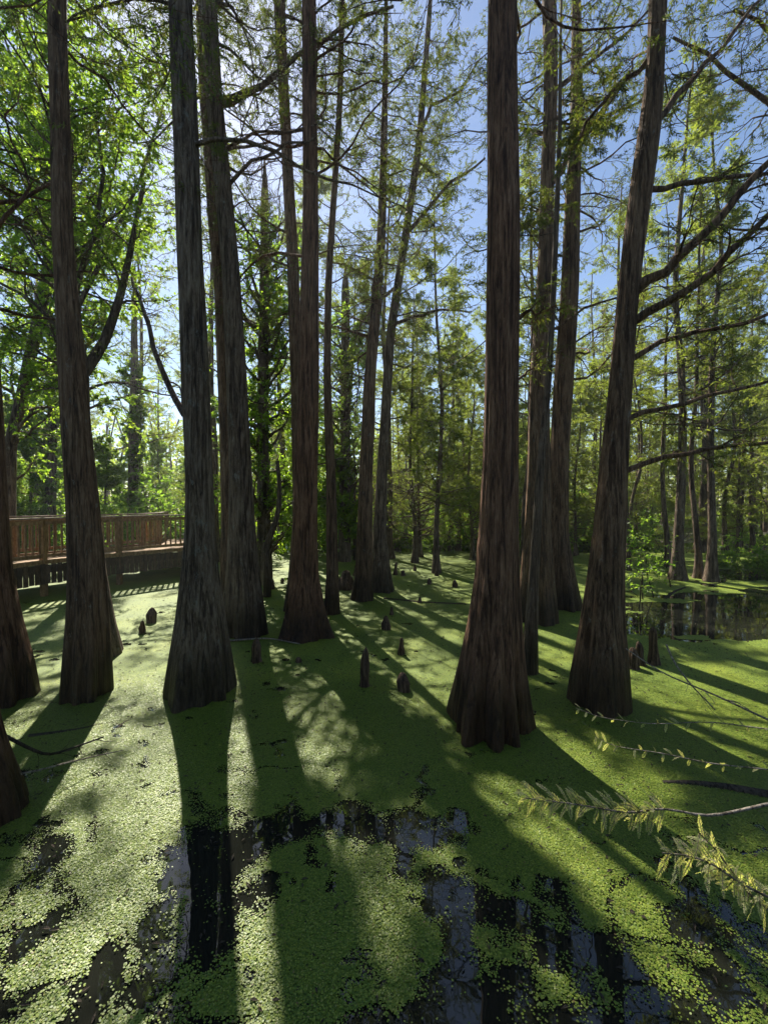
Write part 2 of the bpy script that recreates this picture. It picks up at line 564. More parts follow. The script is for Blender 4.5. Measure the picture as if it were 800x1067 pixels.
def cypress(label, spec, H, seed, barkm, z_limb=(5.0, 15), n_limb=16, ll=(1.4, 3.2), limbs=(), dens=.68, nl=26, flute=.23,
            leaf=(.062, .015), name='cypress_tree', n2=7, n3=6, sides=72, back=True, group='cypress trees standing in the duckweed', base_y=None, ltop=None):
    rng = np.random.default_rng(seed + 1000)
    V, Q, C, rr = trunk_rings(spec, H, seed, flute, sides, base_y)
    gw, gl = Geo(), Geo()
    gw.add(V, Q)
    base = np.array([np.interp(0, C[:, 2], C[:, 0]), np.interp(0, C[:, 2], C[:, 1]), 0.0])
    root = thing(name, label, 'tree', base, group)
    for pl in limbs:                              # limbs seen in the photo: line-of-sight points, width, depth change
        pts, w, dy = pl[:3]
        nlp = pl[3] if len(pl) > 3 else nl
        Y0 = base[1]
        k = len(pts)
        P = np.array([at(a, b, Y0 + dy * i / (k - 1)) for i, (a, b) in enumerate(pts)])
        s = np.linspace(0, k - 1, 10)
        P1 = np.stack([np.interp(s, np.arange(k), P[:, j]) for j in range(3)], 1)
        P1[1:] += rng.normal(0, .02, (9, 3))
        r0 = w / 2 / FPX * Y0
        g1, g2 = Geo(), Geo()
        g1.add(*tubes(P1[None], r0 * (1 - .6 * np.linspace(0, 1, 10))[None], 10))
        Ln = np.linalg.norm(np.diff(P1, axis=0), axis=1).sum()
        sub_boughs(rng, g1, g2, P1[None], np.array([Ln * .75]), np.array([r0]), 9, 6, nlp, leaf, True, .7, dens, .22)
        lo = link('limb', g1.mesh('limb', barkm, True, base), root)
        if g2.n:
            link('foliage', g2.mesh('foliage', M['cyp'], False, base), lo)
    if n_limb:
        zz = rng.uniform(0, 1, n_limb)
        z = z_limb[0] + (z_limb[1] - z_limb[0]) * zz
        S = np.stack([np.interp(z, C[:, 2], C[:, j]) for j in range(3)], 1)
        az = rng.uniform(-.25, np.pi + .25, n_limb) if back else rng.uniform(0, 2 * np.pi, n_limb)
        el = rng.uniform(.0, .55, n_limb)
        D = np.stack([np.cos(az) * np.cos(el), np.sin(az) * np.cos(el), np.sin(el)], 1)
        Ln = (ll[1] - (ll[1] - ll[0]) * zz) * rng.uniform(.6, 1.2, n_limb)
        r0 = np.clip(np.interp(z, C[:, 2], rr) * .2, .010, .032) * rng.uniform(.6, 1.15, n_limb)
        boughs(rng, gw, gl, S, D, Ln, r0, n2, n3, nl, leaf, True, dens=dens, wander=.24)
    tr = link('trunk', gw.mesh('trunk', barkm, True, base), root)
    if gl.n:
        link('crown', gl.mesh('crown', M['cyp'], False, base), root)
    return root, C, rr


cypress('dark flared cypress cut by the left edge, beside the near end of the boardwalk',
        [(752, -70, 47), (700, -62, 38), (650, -57, 25), (600, -54, 15), (500, -47, 7), (380, -50, -2), (200, -60, -22)], 14, 1, M['bark_red'], n_limb=12)
cypress('black cypress base in the bottom left corner, the nearest trunk of all',
        [(885, -62, 34), (850, -60, 34), (800, -54, 17), (760, -50, 4), (680, -46, -10), (500, -44, -22), (200, -60, -40)], 12, 2, M['bark_red'], n_limb=8, sides=80)
cypress('straight grey-brown cypress in front of the boardwalk railing, left of the sunlit trunk',
        [(737, 57, 120), (700, 61, 118), (650, 66, 114), (600, 68, 110), (500, 68, 102), (400, 64, 94), (270, 60, 83), (0, 55, 75)], 17, 3, M['bark_brown'],
        z_limb=(7.5, 16), n_limb=16)
cypress('tall grey lichen-flecked cypress that covers the sun, at the right end of the railing',
        [(742, 163, 250), (700, 170, 244), (650, 180, 236), (600, 187, 228), (560, 191, 225), (500, 194, 222), (400, 190, 220), (270, 187, 214), (100, 180, 206), (0, 177, 202)], 18, 4, M['bark_grey'],
        z_limb=(7, 17), n_limb=18, limbs=[([(192, 432), (172, 398), (158, 350), (146, 312), (136, 290)], 7, .6, 3)])
cypress('leaning cypress just right of the sunlit trunk with a long bough rising right',
        [(668, 231, 280), (640, 233, 277), (600, 236, 272), (560, 238, 268), (500, 240, 264), (400, 237, 259), (270, 232, 250), (100, 214, 232), (0, 208, 227)], 19, 5, M['bark_grey'],
        z_limb=(7, 18), n_limb=30, limbs=[([(222, 112), (255, 95), (282, 80), (320, 50), (360, 28), (410, 5)], 7, .5), ([(228, 200), (262, 170), (300, 150), (330, 145)], 4, -.5)])
cypress('narrow dark cypress half hidden behind the leaning cypress',
        [(634, 225, 249), (600, 229, 246), (540, 230, 244), (400, 228, 240), (300, 224, 236), (100, 208, 219)], 18, 6, M['bark_brown'], z_limb=(6.5, 17), n_limb=26)
cypress('slim cypress with a faint curve, its foot hidden behind the thick-footed brown cypress',
        [(642, 294, 338), (600, 300, 331), (540, 305, 322), (400, 304, 316), (250, 299, 311), (100, 290, 301), (0, 285, 297)], 19, 7, M['bark_brown'],
        z_limb=(6.5, 18), n_limb=30)
cypress('thick-footed brown cypress left of the middle with a thin reddish upper trunk',
        [(672, 289, 350), (640, 297, 340), (600, 303, 332), (560, 305, 331), (500, 307, 331), (400, 311, 333), (200, 317, 332), (0, 316, 330)], 18, 8, M['bark_red'],
        z_limb=(7.0, 17), n_limb=26)
cypress('slender pole-like cypress close on the right of the thick-footed brown one',
        [(642, 337, 355), (600, 340, 353), (500, 340, 350), (400, 337, 345), (300, 339, 346), (100, 351, 357), (0, 353, 359)], 17, 9, M['bark_brown'],
        z_limb=(6, 16), n_limb=20, ll=(1, 2.2), flute=.08, sides=36)
cypress('left one of two cypresses growing close together near the middle',
        [(628, 365, 390), (600, 370, 389), (500, 374, 388), (400, 379, 391), (250, 393, 402), (100, 398, 404)], 18, 10, M['bark_brown'],
        z_limb=(5.5, 16), n_limb=36, limbs=[([(388, 352), (372, 345), (356, 343), (338, 340)], 4, .2), ([(398, 300), (380, 285), (360, 275), (340, 272)], 3, .3)])
cypress('right one of two cypresses growing close together, forking against the sky',
        [(619, 380, 412), (600, 384, 408), (560, 388, 403), (500, 392, 403), (350, 402, 411), (250, 418, 426), (150, 433, 440), (0, 446, 451)], 17, 11, M['bark_grey'],
        z_limb=(6, 16), n_limb=42, limbs=[([(420, 245), (440, 225), (470, 190), (505, 165)], 5, .4), ([(405, 340), (430, 330), (460, 322), (490, 325)], 4, -.3),
                                           ([(437, 140), (450, 110), (480, 95), (500, 60)], 4, .5), ([(410, 300), (380, 330), (372, 350)], 3, .3)])
cypress('big ribbed reddish cypress right of centre, widest buttress in the foreground',
        [(783, 463, 555), (765, 464, 554), (750, 465, 552), (700, 475, 546), (650, 486, 543), (600, 494, 541), (500, 502, 540), (400, 505, 540), (270, 506, 540), (0, 510, 540)], 19, 12, M['bark_red'],
        z_limb=(8, 18), n_limb=24, flute=.34, sides=120, limbs=[([(541, 332), (556, 326), (572, 320), (590, 322)], 4, -.1, 4), ([(540, 395), (556, 380), (568, 366)], 2.5, .1, 4)])
cypress('mossy cypress behind the pale slim stem, on the left of the rear pair',
        [(653, 537, 584), (600, 541, 578), (560, 545, 575), (500, 549, 574), (400, 552, 573), (270, 563, 579), (135, 566, 580), (0, 565, 580)], 19, 13, M['bark_brown'],
        z_limb=(5.5, 18), n_limb=36, limbs=[([(580, 92), (605, 72), (640, 45), (680, 5)], 5, .3), ([(576, 190), (600, 150), (622, 130), (650, 85)], 5, -.4), ([(572, 137), (610, 131), (640, 125)], 3, .2)])
cypress('smooth brown cypress with swollen foot, on the right of the rear pair',
        [(638, 565, 608), (600, 568, 600), (560, 570, 593), (500, 573, 593), (400, 577, 598), (270, 584, 602), (135, 592, 605), (0, 597, 607)], 19, 14, M['bark_brown'],
        z_limb=(5.5, 18), n_limb=36, limbs=[([(600, 145), (625, 118), (650, 80), (690, 62)], 5, -.3), ([(602, 125), (640, 118), (672, 105)], 4, .4)])
cypress('pale slim stem standing close to the right foot of the big ribbed cypress',
        [(706, 542, 561), (650, 546, 560), (600, 550, 561), (560, 553, 563), (500, 557, 566), (400, 567, 574), (300, 572, 578), (180, 577, 582)], 11, 15, M['bark_pale'],
        z_limb=(5, 10), n_limb=10, ll=(.7, 1.3), flute=.05, sides=36)
cypress('large cypress leaning right with long bare boughs',
        [(750, 588, 661), (735, 589, 660), (700, 594, 657), (650, 603, 652), (600, 611, 651), (500, 623, 655), (400, 636, 661), (300, 645, 668), (200, 655, 680), (135, 663, 688), (70, 672, 690), (0, 674, 694)],
        17, 16, M['bark_brown'], z_limb=(7.5, 16), n_limb=12, sides=100, flute=.1, dens=.7,
        limbs=[([(662, 302), (690, 284), (716, 262), (760, 215), (800, 170), (850, 118)], 11, -.6, 12),
               ([(660, 335), (700, 312), (750, 275), (800, 228), (860, 178)], 9, -.9, 14),
               ([(655, 376), (690, 352), (740, 345), (800, 328), (870, 312)], 6, -.3, 16),
               ([(652, 437), (690, 422), (750, 410), (800, 398), (870, 388)], 5.5, .3, 16),
               ([(648, 492), (700, 472), (750, 465), (800, 463), (870, 460)], 6, -.5, 14),
               ([(672, 197), (730, 190), (800, 180), (860, 172)], 6, .5, 14),
               ([(684, 125), (708, 96), (728, 72), (760, 40), (800, -10)], 7, .4),
               ([(676, 60), (640, 95), (610, 130), (590, 165)], 5, .5)])
cypress('cypress just outside the right edge with yellow-green boughs in the top right corner',
        [(690, 868, 920), (600, 874, 912), (400, 880, 908), (200, 884, 906), (0, 888, 904)], 17, 17, M['bark_brown'], z_limb=(6.0, 13), n_limb=18, ll=(2.0, 3.4),
        limbs=[([(884, 210), (840, 150), (790, 95), (740, 60), (700, 40)], 7, .8, 30), ([(886, 120), (850, 60), (800, 30), (765, 10)], 6, -.4, 30), ([(882, 300), (850, 262), (800, 240), (750, 235)], 5, .9, 26),
               ([(884, 20), (840, -20), (790, -30), (730, -10)], 6, .3, 30)])
# forked broad-leaved tree behind the straight trunk
rng = np.random.default_rng(77)


def leafy_tree(label, spec, H, seed, barkm, leafm, limbs, n_limb, zl, ll, leaf=(.075, .045), nl=12, dens=1, base_y=None, n2=6, n3=5, keep=True, group=None, name='broadleaf_tree'):
    rng = np.random.default_rng(seed)
    V, Q, C, rr = trunk_rings(spec, H, seed, .06, 40, base_y)
    gw, gl = Geo(), Geo()
    gw.add(V, Q)
    base = np.array([np.interp(0, C[:, 2], C[:, 0]), np.interp(0, C[:, 2], C[:, 1]), 0.0])
    root = thing(name, label, 'tree', base, group)
    for pts, w, dy, nlp in limbs:
        k = len(pts)
        P = np.array([at(a, b, base[1] + dy * i / (k - 1)) for i, (a, b) in enumerate(pts)])
        s = np.linspace(0, k - 1, 10)
        P1 = np.stack([np.interp(s, np.arange(k), P[:, j]) for j in range(3)], 1)
        r0 = w / 2 / FPX * base[1]
        gw.add(*tubes(P1[None], r0 * (1 - .6 * np.linspace(0, 1, 10))[None], 10))
        Ln = np.linalg.norm(np.diff(P1, axis=0), axis=1).sum()
        sub_boughs(rng, gw, gl, P1[None], np.array([Ln * .7]), np.array([r0]), 10, 6, nlp, leaf, keep, .4, dens, .3)
    if n_limb:
        zz = rng.uniform(0, 1, n_limb); z = zl[0] + (zl[1] - zl[0]) * zz
        S = np.stack([np.interp(z, C[:, 2], C[:, j]) for j in range(3)], 1)
        az = rng.uniform(0, 2 * np.pi, n_limb); el = rng.uniform(.1, .9, n_limb)
        D = np.stack([np.cos(az) * np.cos(el), np.sin(az) * np.cos(el), np.sin(el)], 1)
        Ln = rng.uniform(ll[0], ll[1], n_limb)
        boughs(rng, gw, gl, S, D, Ln, np.clip(np.interp(z, C[:, 2], rr) * .4, .012, .06), n2, n3, nl, leaf, keep, flat=.35, dens=dens)
    link('trunk', gw.mesh('trunk', barkm, True, base), root)
    link('crown', gl.mesh('crown', leafm, False, base), root)
    return root


leafy_tree('forked dark tree whose arms spread above the railing from behind the straight trunk',
           [(692, 72, 134), (650, 82, 122), (600, 88, 112), (500, 82, 98), (400, 80, 97), (380, 80, 96), (300, 70, 82), (200, 62, 72)], 12, 21, M['bark_far'], M['broad'],
           [([(88, 388), (108, 358), (122, 320), (131, 285), (140, 240), (150, 190)], 11, .8, 10), ([(84, 380), (60, 340), (30, 310), (0, 295), (-40, 270)], 5, .4, 8),
            ([(76, 310), (100, 235), (108, 180), (100, 120)], 6, .6, 12)],
           26, (6, 11.5), (1.0, 2.4))
leafy_tree('leaning vine-hung tree far left behind the boardwalk',
           [(610, -2, 22), (540, 0, 18), (460, 4, 18), (400, 18, 32), (330, 34, 48), (270, 46, 58), (200, 52, 62)], 14, 22, M['bark_far'], M['broad'],
           [([(46, 315), (25, 290), (0, 278), (-40, 270)], 5, .5, 9), ([(52, 240), (30, 180), (10, 150), (-20, 120)], 6, .5, 10)], 48, (3, 13.5), (1.2, 3.4), leaf=(.10, .06), nl=16, base_y=13.5)
leafy_tree('bright evergreen tree cloaked in leaves from foot to top, between the leaning and slim cypresses',
           [(598, 266, 284), (540, 268, 282), (400, 268, 280), (300, 270, 280), (200, 272, 280)], 10.5, 23, M['bark_far'], M['vine'], [], 90, (.6, 10.4), (.8, 2.6), leaf=(.10, .06), nl=13, base_y=13.0, n2=5, n3=5, keep=True)
leafy_tree('leafy tree behind the twin cypresses with a dense drooping side',
           [(585, 352, 366), (500, 354, 365), (400, 355, 365), (300, 356, 364)], 10.5, 24, M['bark_far'], M['vine'], [], 90, (.8, 10), (.8, 2.0), leaf=(.12, .068), nl=14, base_y=18.0, keep=True)
leafy_tree('large broad-leaved tree filling the top left corner',
           [(600, 78, 92), (500, 78, 90), (400, 76, 87), (300, 72, 81), (200, 68, 76), (100, 64, 71)], 16, 25, M['bark_far'], M['broad'],
           [([(76, 330), (110, 262), (145, 190), (170, 110)], 5, .8, 16), ([(70, 250), (50, 180), (30, 110), (5, 40)], 5, .6, 14)], 84, (5.0, 15.6), (1.5, 4.2), leaf=(.09, .055), nl=22, base_y=11.5)

leafy_tree('dark vine-wrapped trunk standing free beyond the railing, left of the lichen-flecked cypress',
           [(572, 132, 146), (500, 133, 145), (400, 135, 144), (300, 138, 143)], 10, 26, M['bark_far'], M['vine'], [], 90, (.4, 9.6), (.35, .9), leaf=(.13, .075), nl=14, base_y=22.0, n2=4, n3=4, keep=False)
leafy_tree('dark vine-wrapped trunk beyond the railing, left of the straight grey-brown cypress',
           [(575, 46, 60), (500, 47, 59), (400, 49, 57), (300, 50, 56)], 10, 27, M['bark_far'], M['vine'], [], 90, (.4, 9.6), (.35, 1.0), leaf=(.13, .075), nl=14, base_y=20.5, n2=4, n3=4, keep=False)
# ------------------------------------------------------------------ background tree prototypes
def proto_cypress(seed, H, r, z0, n_limb, ll, nl, leaf, bend=.3, barkm=None, flat=.7):
    rng = np.random.default_rng(seed)
    z = np.concatenate([np.linspace(-.2, 2, 10), np.linspace(2, H, 18)[1:]])
    rr = r * (1 - .85 * np.clip(z / H, 0, 1) ** 1.1) + r * 1.1 * np.exp(-np.clip(z, 0, None) / .5)
    C = np.stack([bend * (fbm(z * .2, z * 0, seed, 2) - .5) * np.clip(z / 4, 0, 1) * 2, bend * (fbm(z * .2, z * 0 + 9, seed, 2) - .5) * np.clip(z / 4, 0, 1) * 2, z], 1)
    gw, gl = Geo(), Geo()
    gw.add(*tubes(C[None], rr[None], 14))
    zz = np.sort(rng.uniform(0, 1, n_limb)); zl = z0 + (H * .97 - z0) * zz
    S = np.stack([np.interp(zl, z, C[:, j]) for j in range(3)], 1)
    az = rng.uniform(0, 2 * np.pi, n_limb); el = rng.uniform(-.1, .5, n_limb)
    D = np.stack([np.cos(az) * np.cos(el), np.sin(az) * np.cos(el), np.sin(el)], 1)
    Ln = ll * (1.05 - .75 * zz) * rng.uniform(.6, 1.2, n_limb)
    boughs(rng, gw, gl, S, D, Ln, np.clip(np.interp(zl, z, rr) * .35, .012, .05), 6, 5, nl, leaf, False, flat=flat, dens=.85)
    return gw.mesh('trunk', barkm or M['bark_far'], True), gl


def make_proto(name, cat, gw, gl, leafm, part='crown'):
    root = thing(name, 'x', cat)
    link('trunk' if cat == 'tree' else 'stem', gw, root)
    link(part, gl.mesh(part, leafm), root)
    return root


PC = []
for s, H, r, z0, nlim, ll in [(301, 17, .15, 5.0, 44, 2.5), (302, 15, .11, 3.5, 44, 2.1), (303, 19, .18, 6.5, 44, 2.8), (304, 12, .075, 2.0, 50, 1.7)]:
    gw, gl = proto_cypress(s, H, r, z0, nlim, ll, 11, (.14, .034))
    PC.append(make_proto('cypress_tree', 'tree', gw, gl, M['cyp_far']))
PT = []
for s, H, r, z0, nlim, ll in [(307, 14, .085, 6.0, 26, 1.2), (308, 16, .11, 7.5, 26, 1.5), (309, 12, .06, 5.0, 22, 1.0)]:
    gw, gl = proto_cypress(s, H, r, z0, nlim, ll, 8, (.13, .032), .5)
    PT.append(make_proto('cypress_tree', 'tree', gw, gl, M['cyp_far']))
PL = []
for s, H, r, z0, nlim, ll in [(305, 9, .08, .7, 60, 2.2), (306, 13, .11, 1.0, 76, 2.6)]:
    gw, gl = proto_cypress(s, H, r, z0, nlim, ll, 11, (.14, .036))
    PL.append(make_proto('cypress_tree', 'tree', gw, gl, M['cyp_far']))
PB = []
for s, H, r, z0, nlim, ll in [(311, 9, .10, .8, 64, 2.3), (312, 12, .14, 1.2, 76, 2.9)]:
    gw, gl = proto_cypress(s, H, r, z0, nlim, ll, 13, (.16, .09), .8, flat=.3)
    PB.append(make_proto('broadleaf_tree', 'tree', gw, gl, M['broad']))


def proto_shrub(seed, H, n, spread, leaf, nl):
    rng = np.random.default_rng(seed)
    S = np.stack([rng.normal(0, .12, n), rng.normal(0, .12, n), np.full(n, -.1)], 1)
    D = np.stack([rng.normal(0, spread, n), rng.normal(0, spread, n), np.ones(n)], 1)
    gw, gl = Geo(), Geo()
    boughs(rng, gw, gl, S, D, H * rng.uniform(.6, 1.1, n), np.full(n, .016), 7, 4, nl, leaf, False, .12, .02, .2)
    return gw.mesh('stem', M['bark_far'], True), gl


PS = []
for s, H, n, spd, leaf, nl in [(321, 2.2, 9, .55, (.12, .07), 9), (322, 1.4, 12, .8, (.11, .06), 9), (323, 3.2, 8, .4, (.13, .075), 10)]:
    gw, gl = proto_shrub(s, H, n, spd, leaf, nl)
    PS.append(make_proto('shrub', 'shrub', gw, gl, M['shrub'], 'foliage'))

used = set()
GAPGROUPS = {'background cypresses', 'stand of slender cypresses on the right', 'far cypresses behind the middle', 'far cypresses on the left', 'broad-leaved trees on the left',
             'broad-leaved trees behind the middle', 'feathery cypresses behind the middle', 'feathery cypresses on the left', 'pole-like cypresses behind the middle'}


def place(pr, x, y, rz, sc, label, group, z=0.0):
    if pr not in used:
        used.add(pr)
        pr.location, pr.rotation_euler, pr.scale = (x, y, z), (0, 0, rz), (sc, sc, sc)
        tag(pr, label, None, group)
        return pr
    return dup(pr, (x, y, z), rz, sc, label, group)


def bank_h(x, y):
    """height of the ground; below 0 = under water"""
    edge = 25 + 3.0 * (fbm(x * .12, x * 0 + .3, 7, 3) - .5) * 2 - np.clip(-(x + 6), 0, 14) * .35 + np.clip(x - 8, 0, 10) * .15
    v = (y - edge) / 6.0
    return np.clip(v, -.3, .6) * .7 + (fbm(x * .5, y * .5, 8, 3) - .5) * .35 - .05


# named background trees that stand out in the photo
place(PC[0], *gnd(706, 604)[:2], 1.0, 1.0, 'dark straight cypress rising from the far edge of the open pool, right side', 'background cypresses')
place(PC[2], *gnd(729, 574)[:2], 2.2, 1.0, 'thicker cypress on the far bank just right of the dark straight one', 'background cypresses')

for q, (px, yy, pr, sc, lb) in enumerate([
        (438, 19.5, PL[0], 1.0, 'low-branched feathery cypress right behind the forking twin cypress'),
        (478, 22, PL[1], .95, 'drooping feathery cypress close to the left side of the big ribbed trunk'),
        (415, 25, PL[1], 1.0, 'feathery cypress farther back between the twin cypresses and the middle'),
        (625, 20, PL[0], 1.1, 'feathery low-branched cypress showing between the rear pair and the large leaning cypress'),
        (528, 24, PL[1], 1.0, 'feathery cypress showing just right of the big ribbed trunk'),
        (770, 21, PL[0], 1.0, 'feathery low-branched cypress behind the sunlit bush at the right edge'),
        (662, 25, PL[1], 1.0, 'feathery cypress just right of the large leaning trunk beyond the pool'),
        (850, 16, PL[1], 1.15, 'feathery cypress outside the right edge with boughs reaching in'),
        (370, 20, PL[1], 1.1, 'feathery cypress behind the slender pole-like trunk'),
        (325, 17, PC[1], 1.15, 'cypress with a fine open crown behind the thick-footed brown trunk'),
        (455, 15, PC[3], 1.25, 'thin cypress with fine crown against the blue gap in the middle'),
        (225, 18, PC[2], 1.0, 'tall cypress with fine crown below the sun'),
        (292, 21, PC[2], .95, 'tall cypress with fine crown, glimpsed between the leaning and thick-footed trunks'),
        (150, 23, PC[0], 1.1, 'tall fine-crowned cypress against the bright sky left of the lichen-flecked trunk'),
        (548, 17, PC[0], 1.0, 'fine-crowned cypress against the sky between the ribbed trunk and the rear pair'),
        (742, 13.5, PC[1], 1.1, 'fine-crowned cypress near the right edge behind the long bare boughs'),
        (405, 19, PC[0], 1.05, 'tall fine-crowned cypress between the twin trunks and the ribbed trunk')]):
    place(pr, (px - 400) / FPX * yy, yy, q * 1.3, sc, lb, 'background cypresses', max(float(bank_h(np.array((px - 400) / FPX * yy), np.array(yy))), 0))
rng = np.random.default_rng(5)


def scatter(protos, n, u0, u1, y0, y1, label, group, smin, smax, mind, pts):
    k = 0
    tries = 0
    while k < n and tries < n * 60:
        tries += 1
        y = y0 + (y1 - y0) * rng.random() ** .85
        u = rng.uniform(u0, u1)
        x = (u - 400) / FPX * y
        if any((x - a) ** 2 + (y - b) ** 2 < mind ** 2 for a, b in pts):
            continue
        if -13 < x < -5.5 and 8 < y < 20:
            continue
        pts.append((x, y))
        place(protos[rng.integers(len(protos))], x, y, rng.uniform(0, 6.28), rng.uniform(smin, smax), label, group, max(float(bank_h(np.array(x), np.array(y))), 0))
        k += 1


pts = []
scatter(PT, 75, 640, 1000, 13, 46, 'bare pole-like cypress trunk in the crowded stand beyond the open pool on the right', 'pole-like cypresses on the right', .8, 1.15, .9, pts)
scatter(PT, 26, 400, 640, 22, 48, 'bare pole-like cypress trunk among the greenery behind the middle', 'pole-like cypresses behind the middle', .8, 1.1, 1.2, pts)
scatter(PC, 24, 640, 1000, 18, 48, 'slender cypress in the crowded stand beyond the open pool on the right', 'stand of slender cypresses on the right', .75, 1.1, 1.3, pts)
scatter(PC, 14, 410, 640, 28, 52, 'far cypress in the hazy stand behind the middle of the swamp', 'far cypresses behind the middle', .75, 1.1, 1.8, pts)
scatter(PC, 14, -160, 410, 24, 52, 'far cypress in the woods beyond the boardwalk on the left', 'far cypresses on the left', .75, 1.15, 1.8, pts)
scatter(PL, 20, 385, 660, 17, 34, 'feathery low-branched cypress among the greenery behind the middle', 'feathery cypresses behind the middle', .6, 1.0, 1.8, pts)
scatter(PL, 6, 640, 980, 17, 34, 'feathery low-branched cypress among the slender trunks on the right', 'feathery cypresses on the right', .6, 1.0, 1.8, pts)
scatter(PL, 9, -100, 380, 20, 36, 'feathery low-branched cypress in the woods beyond the boardwalk', 'feathery cypresses on the left', .6, 1.0, 1.8, pts)
scatter(PB, 38, -200, 400, 18, 42, 'leafy broad-leaved tree in the woods beyond the boardwalk', 'broad-leaved trees on the left', .5, .9, 2.5, pts)
scatter(PB, 12, 400, 660, 27, 48, 'leafy broad-leaved tree in the woods behind the middle', 'broad-leaved trees behind the middle', .6, 1.0, 2.5, pts)
scatter(PB, 14, 660, 1000, 28, 50, 'leafy broad-leaved tree deep in the stand on the right', 'broad-leaved trees on the right', .6, .9, 3, pts)
pts = []
scatter(PS, 56, 395, 670, 20.5, 32, 'green shrub in the thicket along the far bank behind the middle', 'thicket of shrubs behind the middle', .7, 1.3, .7, pts)
scatter(PS, 44, -120, 400, 18.5, 34, 'green shrub in the undergrowth beyond the boardwalk', 'undergrowth beyond the boardwalk', .9, 1.6, 1.1, pts)
scatter(PS, 30, 660, 960, 21, 38, 'green shrub among the slender trunks on the right bank', 'undergrowth on the right bank', .5, .9, 1.2, pts)
place(PS[2], *at(28, 540, 20)[:2], 2.4, 1.1, 'bright bush glowing above the near end of the railing', 'bushes', 0)
place(PS[0], *at(167, 540, 20)[:2], .4, 1.8, 'bright round bush rising above the railing', 'bushes', 0)
place(PS[1], *gnd(785, 600)[:2], .4, 1.0, 'sunlit bush at the right edge beside the far end of the pool', 'bushes', 0)
place(PS[1], *gnd(752, 590)[:2], 1.4, .6, 'low sunlit bush left of the one at the right edge', 'bushes', 0)

# gaps in the crowns behind, where the sun comes through to the water
grng = np.random.default_rng(314)
for root in [o for o in bpy.data.objects if o.type == 'EMPTY' and o.get('group') in GAPGROUPS]:
    x, y, _ = root.location
    if not (-22 < x < 3 and 11 < y < 34):
        continue
    for ch in root.children:
        if not ch.name.startswith('crown'):
            continue
        me = ch.data
        n = len(me.vertices)
        co = np.empty(n * 3, np.float32); me.vertices.foreach_get('co', co)
        V = co.reshape(-1, 4, 3)
        a = root.rotation_euler.z
        c = V.mean(1) * root.scale.x
        w_ = np.stack([c[:, 0] * math.cos(a) - c[:, 1] * math.sin(a) + x, c[:, 0] * math.sin(a) + c[:, 1] * math.cos(a) + y, c[:, 2] + root.location.z], 1)
        ok = gapkeep(grng, w_)
        if ok.mean() > .985:
            continue
        g = Geo(); g.add(V[ok].reshape(-1, 3), np.arange(ok.sum() * 4).reshape(-1, 4))
        ch.data = g.mesh('crown', me.materials[0])

# small shrub with bare stems by the pool
rng = np.random.default_rng(42)
b0 = gnd(680, 628)
gw, gl = Geo(), Geo()
S = np.array([gnd(a, b) - [0, 0, .15] for a, b in [(654, 636), (665, 632), (670, 625), (682, 622), (700, 612)]])
D = np.stack([np.array([-.25, .02, -.12, -.28, -.2]), rng.normal(0, .1, 5), np.ones(5)], 1)
boughs(rng, gw, gl, S, D, np.array([1.9, 1.5, 2.1, 2.1, 2.0]), np.full(5, .02), 8, 4, 8, (.10, .05), False, .1, .0, .5, 1)
sh = thing('shrub', 'thin bare-stemmed shrub with a light leafy top at the left end of the open pool', 'shrub', b0)
link('stem', gw.mesh('stem', M['darkdead'], True, b0), sh)
gl2 = gl.mesh('foliage', M['shrub'], False, b0)
link('foliage', gl2, sh)

# ------------------------------------------------------------------ far wood, one mass
rng = np.random.default_rng(9)
n = 190000
a = rng.uniform(-np.pi, np.pi, n)
rad = np.where(np.abs(a) < 1.75, 56, 34) + 20 * rng.random(n) ** 1.3
x, y = np.sin(a) * rad, np.cos(a) * rad
top = 9 + 9 * fbm(a * 14 + 50, rad * .12, 3, 4)
z = top * rng.random(n) ** 1.1
cl = fbm(x * .35 + z * .5, y * .35 - z * .4, 4, 3)
ok = cl + np.clip(.25 - z * .05, 0, .3) > .42
p = np.stack([x, y, z], 1)[ok]
d = norm(rng.normal(0, 1, p.shape))
g = Geo(); g.add(*leaves(rng, p, d, .6, .36, 0))
n = 260
a = rng.uniform(-1.7, 1.7, n); rad = rng.uniform(54, 76, n)
Pt = np.stack([np.stack([np.sin(a) * rad + k * rng.normal(0, .15, n), np.cos(a) * rad, np.full(n, k * 3.2)], 1) for k in range(5)], 1)
g2v, g2q = tubes(Pt, rng.uniform(.1, .2, n)[:, None] * np.linspace(1, .5, 5)[None], 6)
g.add(g2v, g2q, mat=1)
tag(link('far_wood', g.mesh('far_wood', [M['far'], M['bark_far']])), 'far-off wood closing the view behind the swamp on all sides', 'woods', kind='stuff')

# ------------------------------------------------------------------ water, banks
g = Geo(); g.add([[-400, -400, 0], [400, -400, 0], [400, 400, 0], [-400, 400, 0]], [[0, 1, 2, 3]])
tag(link('water', g.mesh('water', M['water'])), kind='structure')
X, Y = np.meshgrid(np.linspace(-120, 120, 241), np.concatenate([np.linspace(16, 60, 120), np.linspace(60, 200, 30)[1:]]), indexing='ij')
Z = bank_h(X, Y) - .06
nx, ny = X.shape
i, k = np.meshgrid(np.arange(nx - 1), np.arange(ny - 1), indexing='ij')
Q = np.stack([i * ny + k, (i + 1) * ny + k, (i + 1) * ny + k + 1, i * ny + k + 1], -1).reshape(-1, 4)
g = Geo(); g.add(np.stack([X, Y, Z], -1), Q)
tag(link('bank', g.mesh('bank', M['soil'], True)), kind='structure')

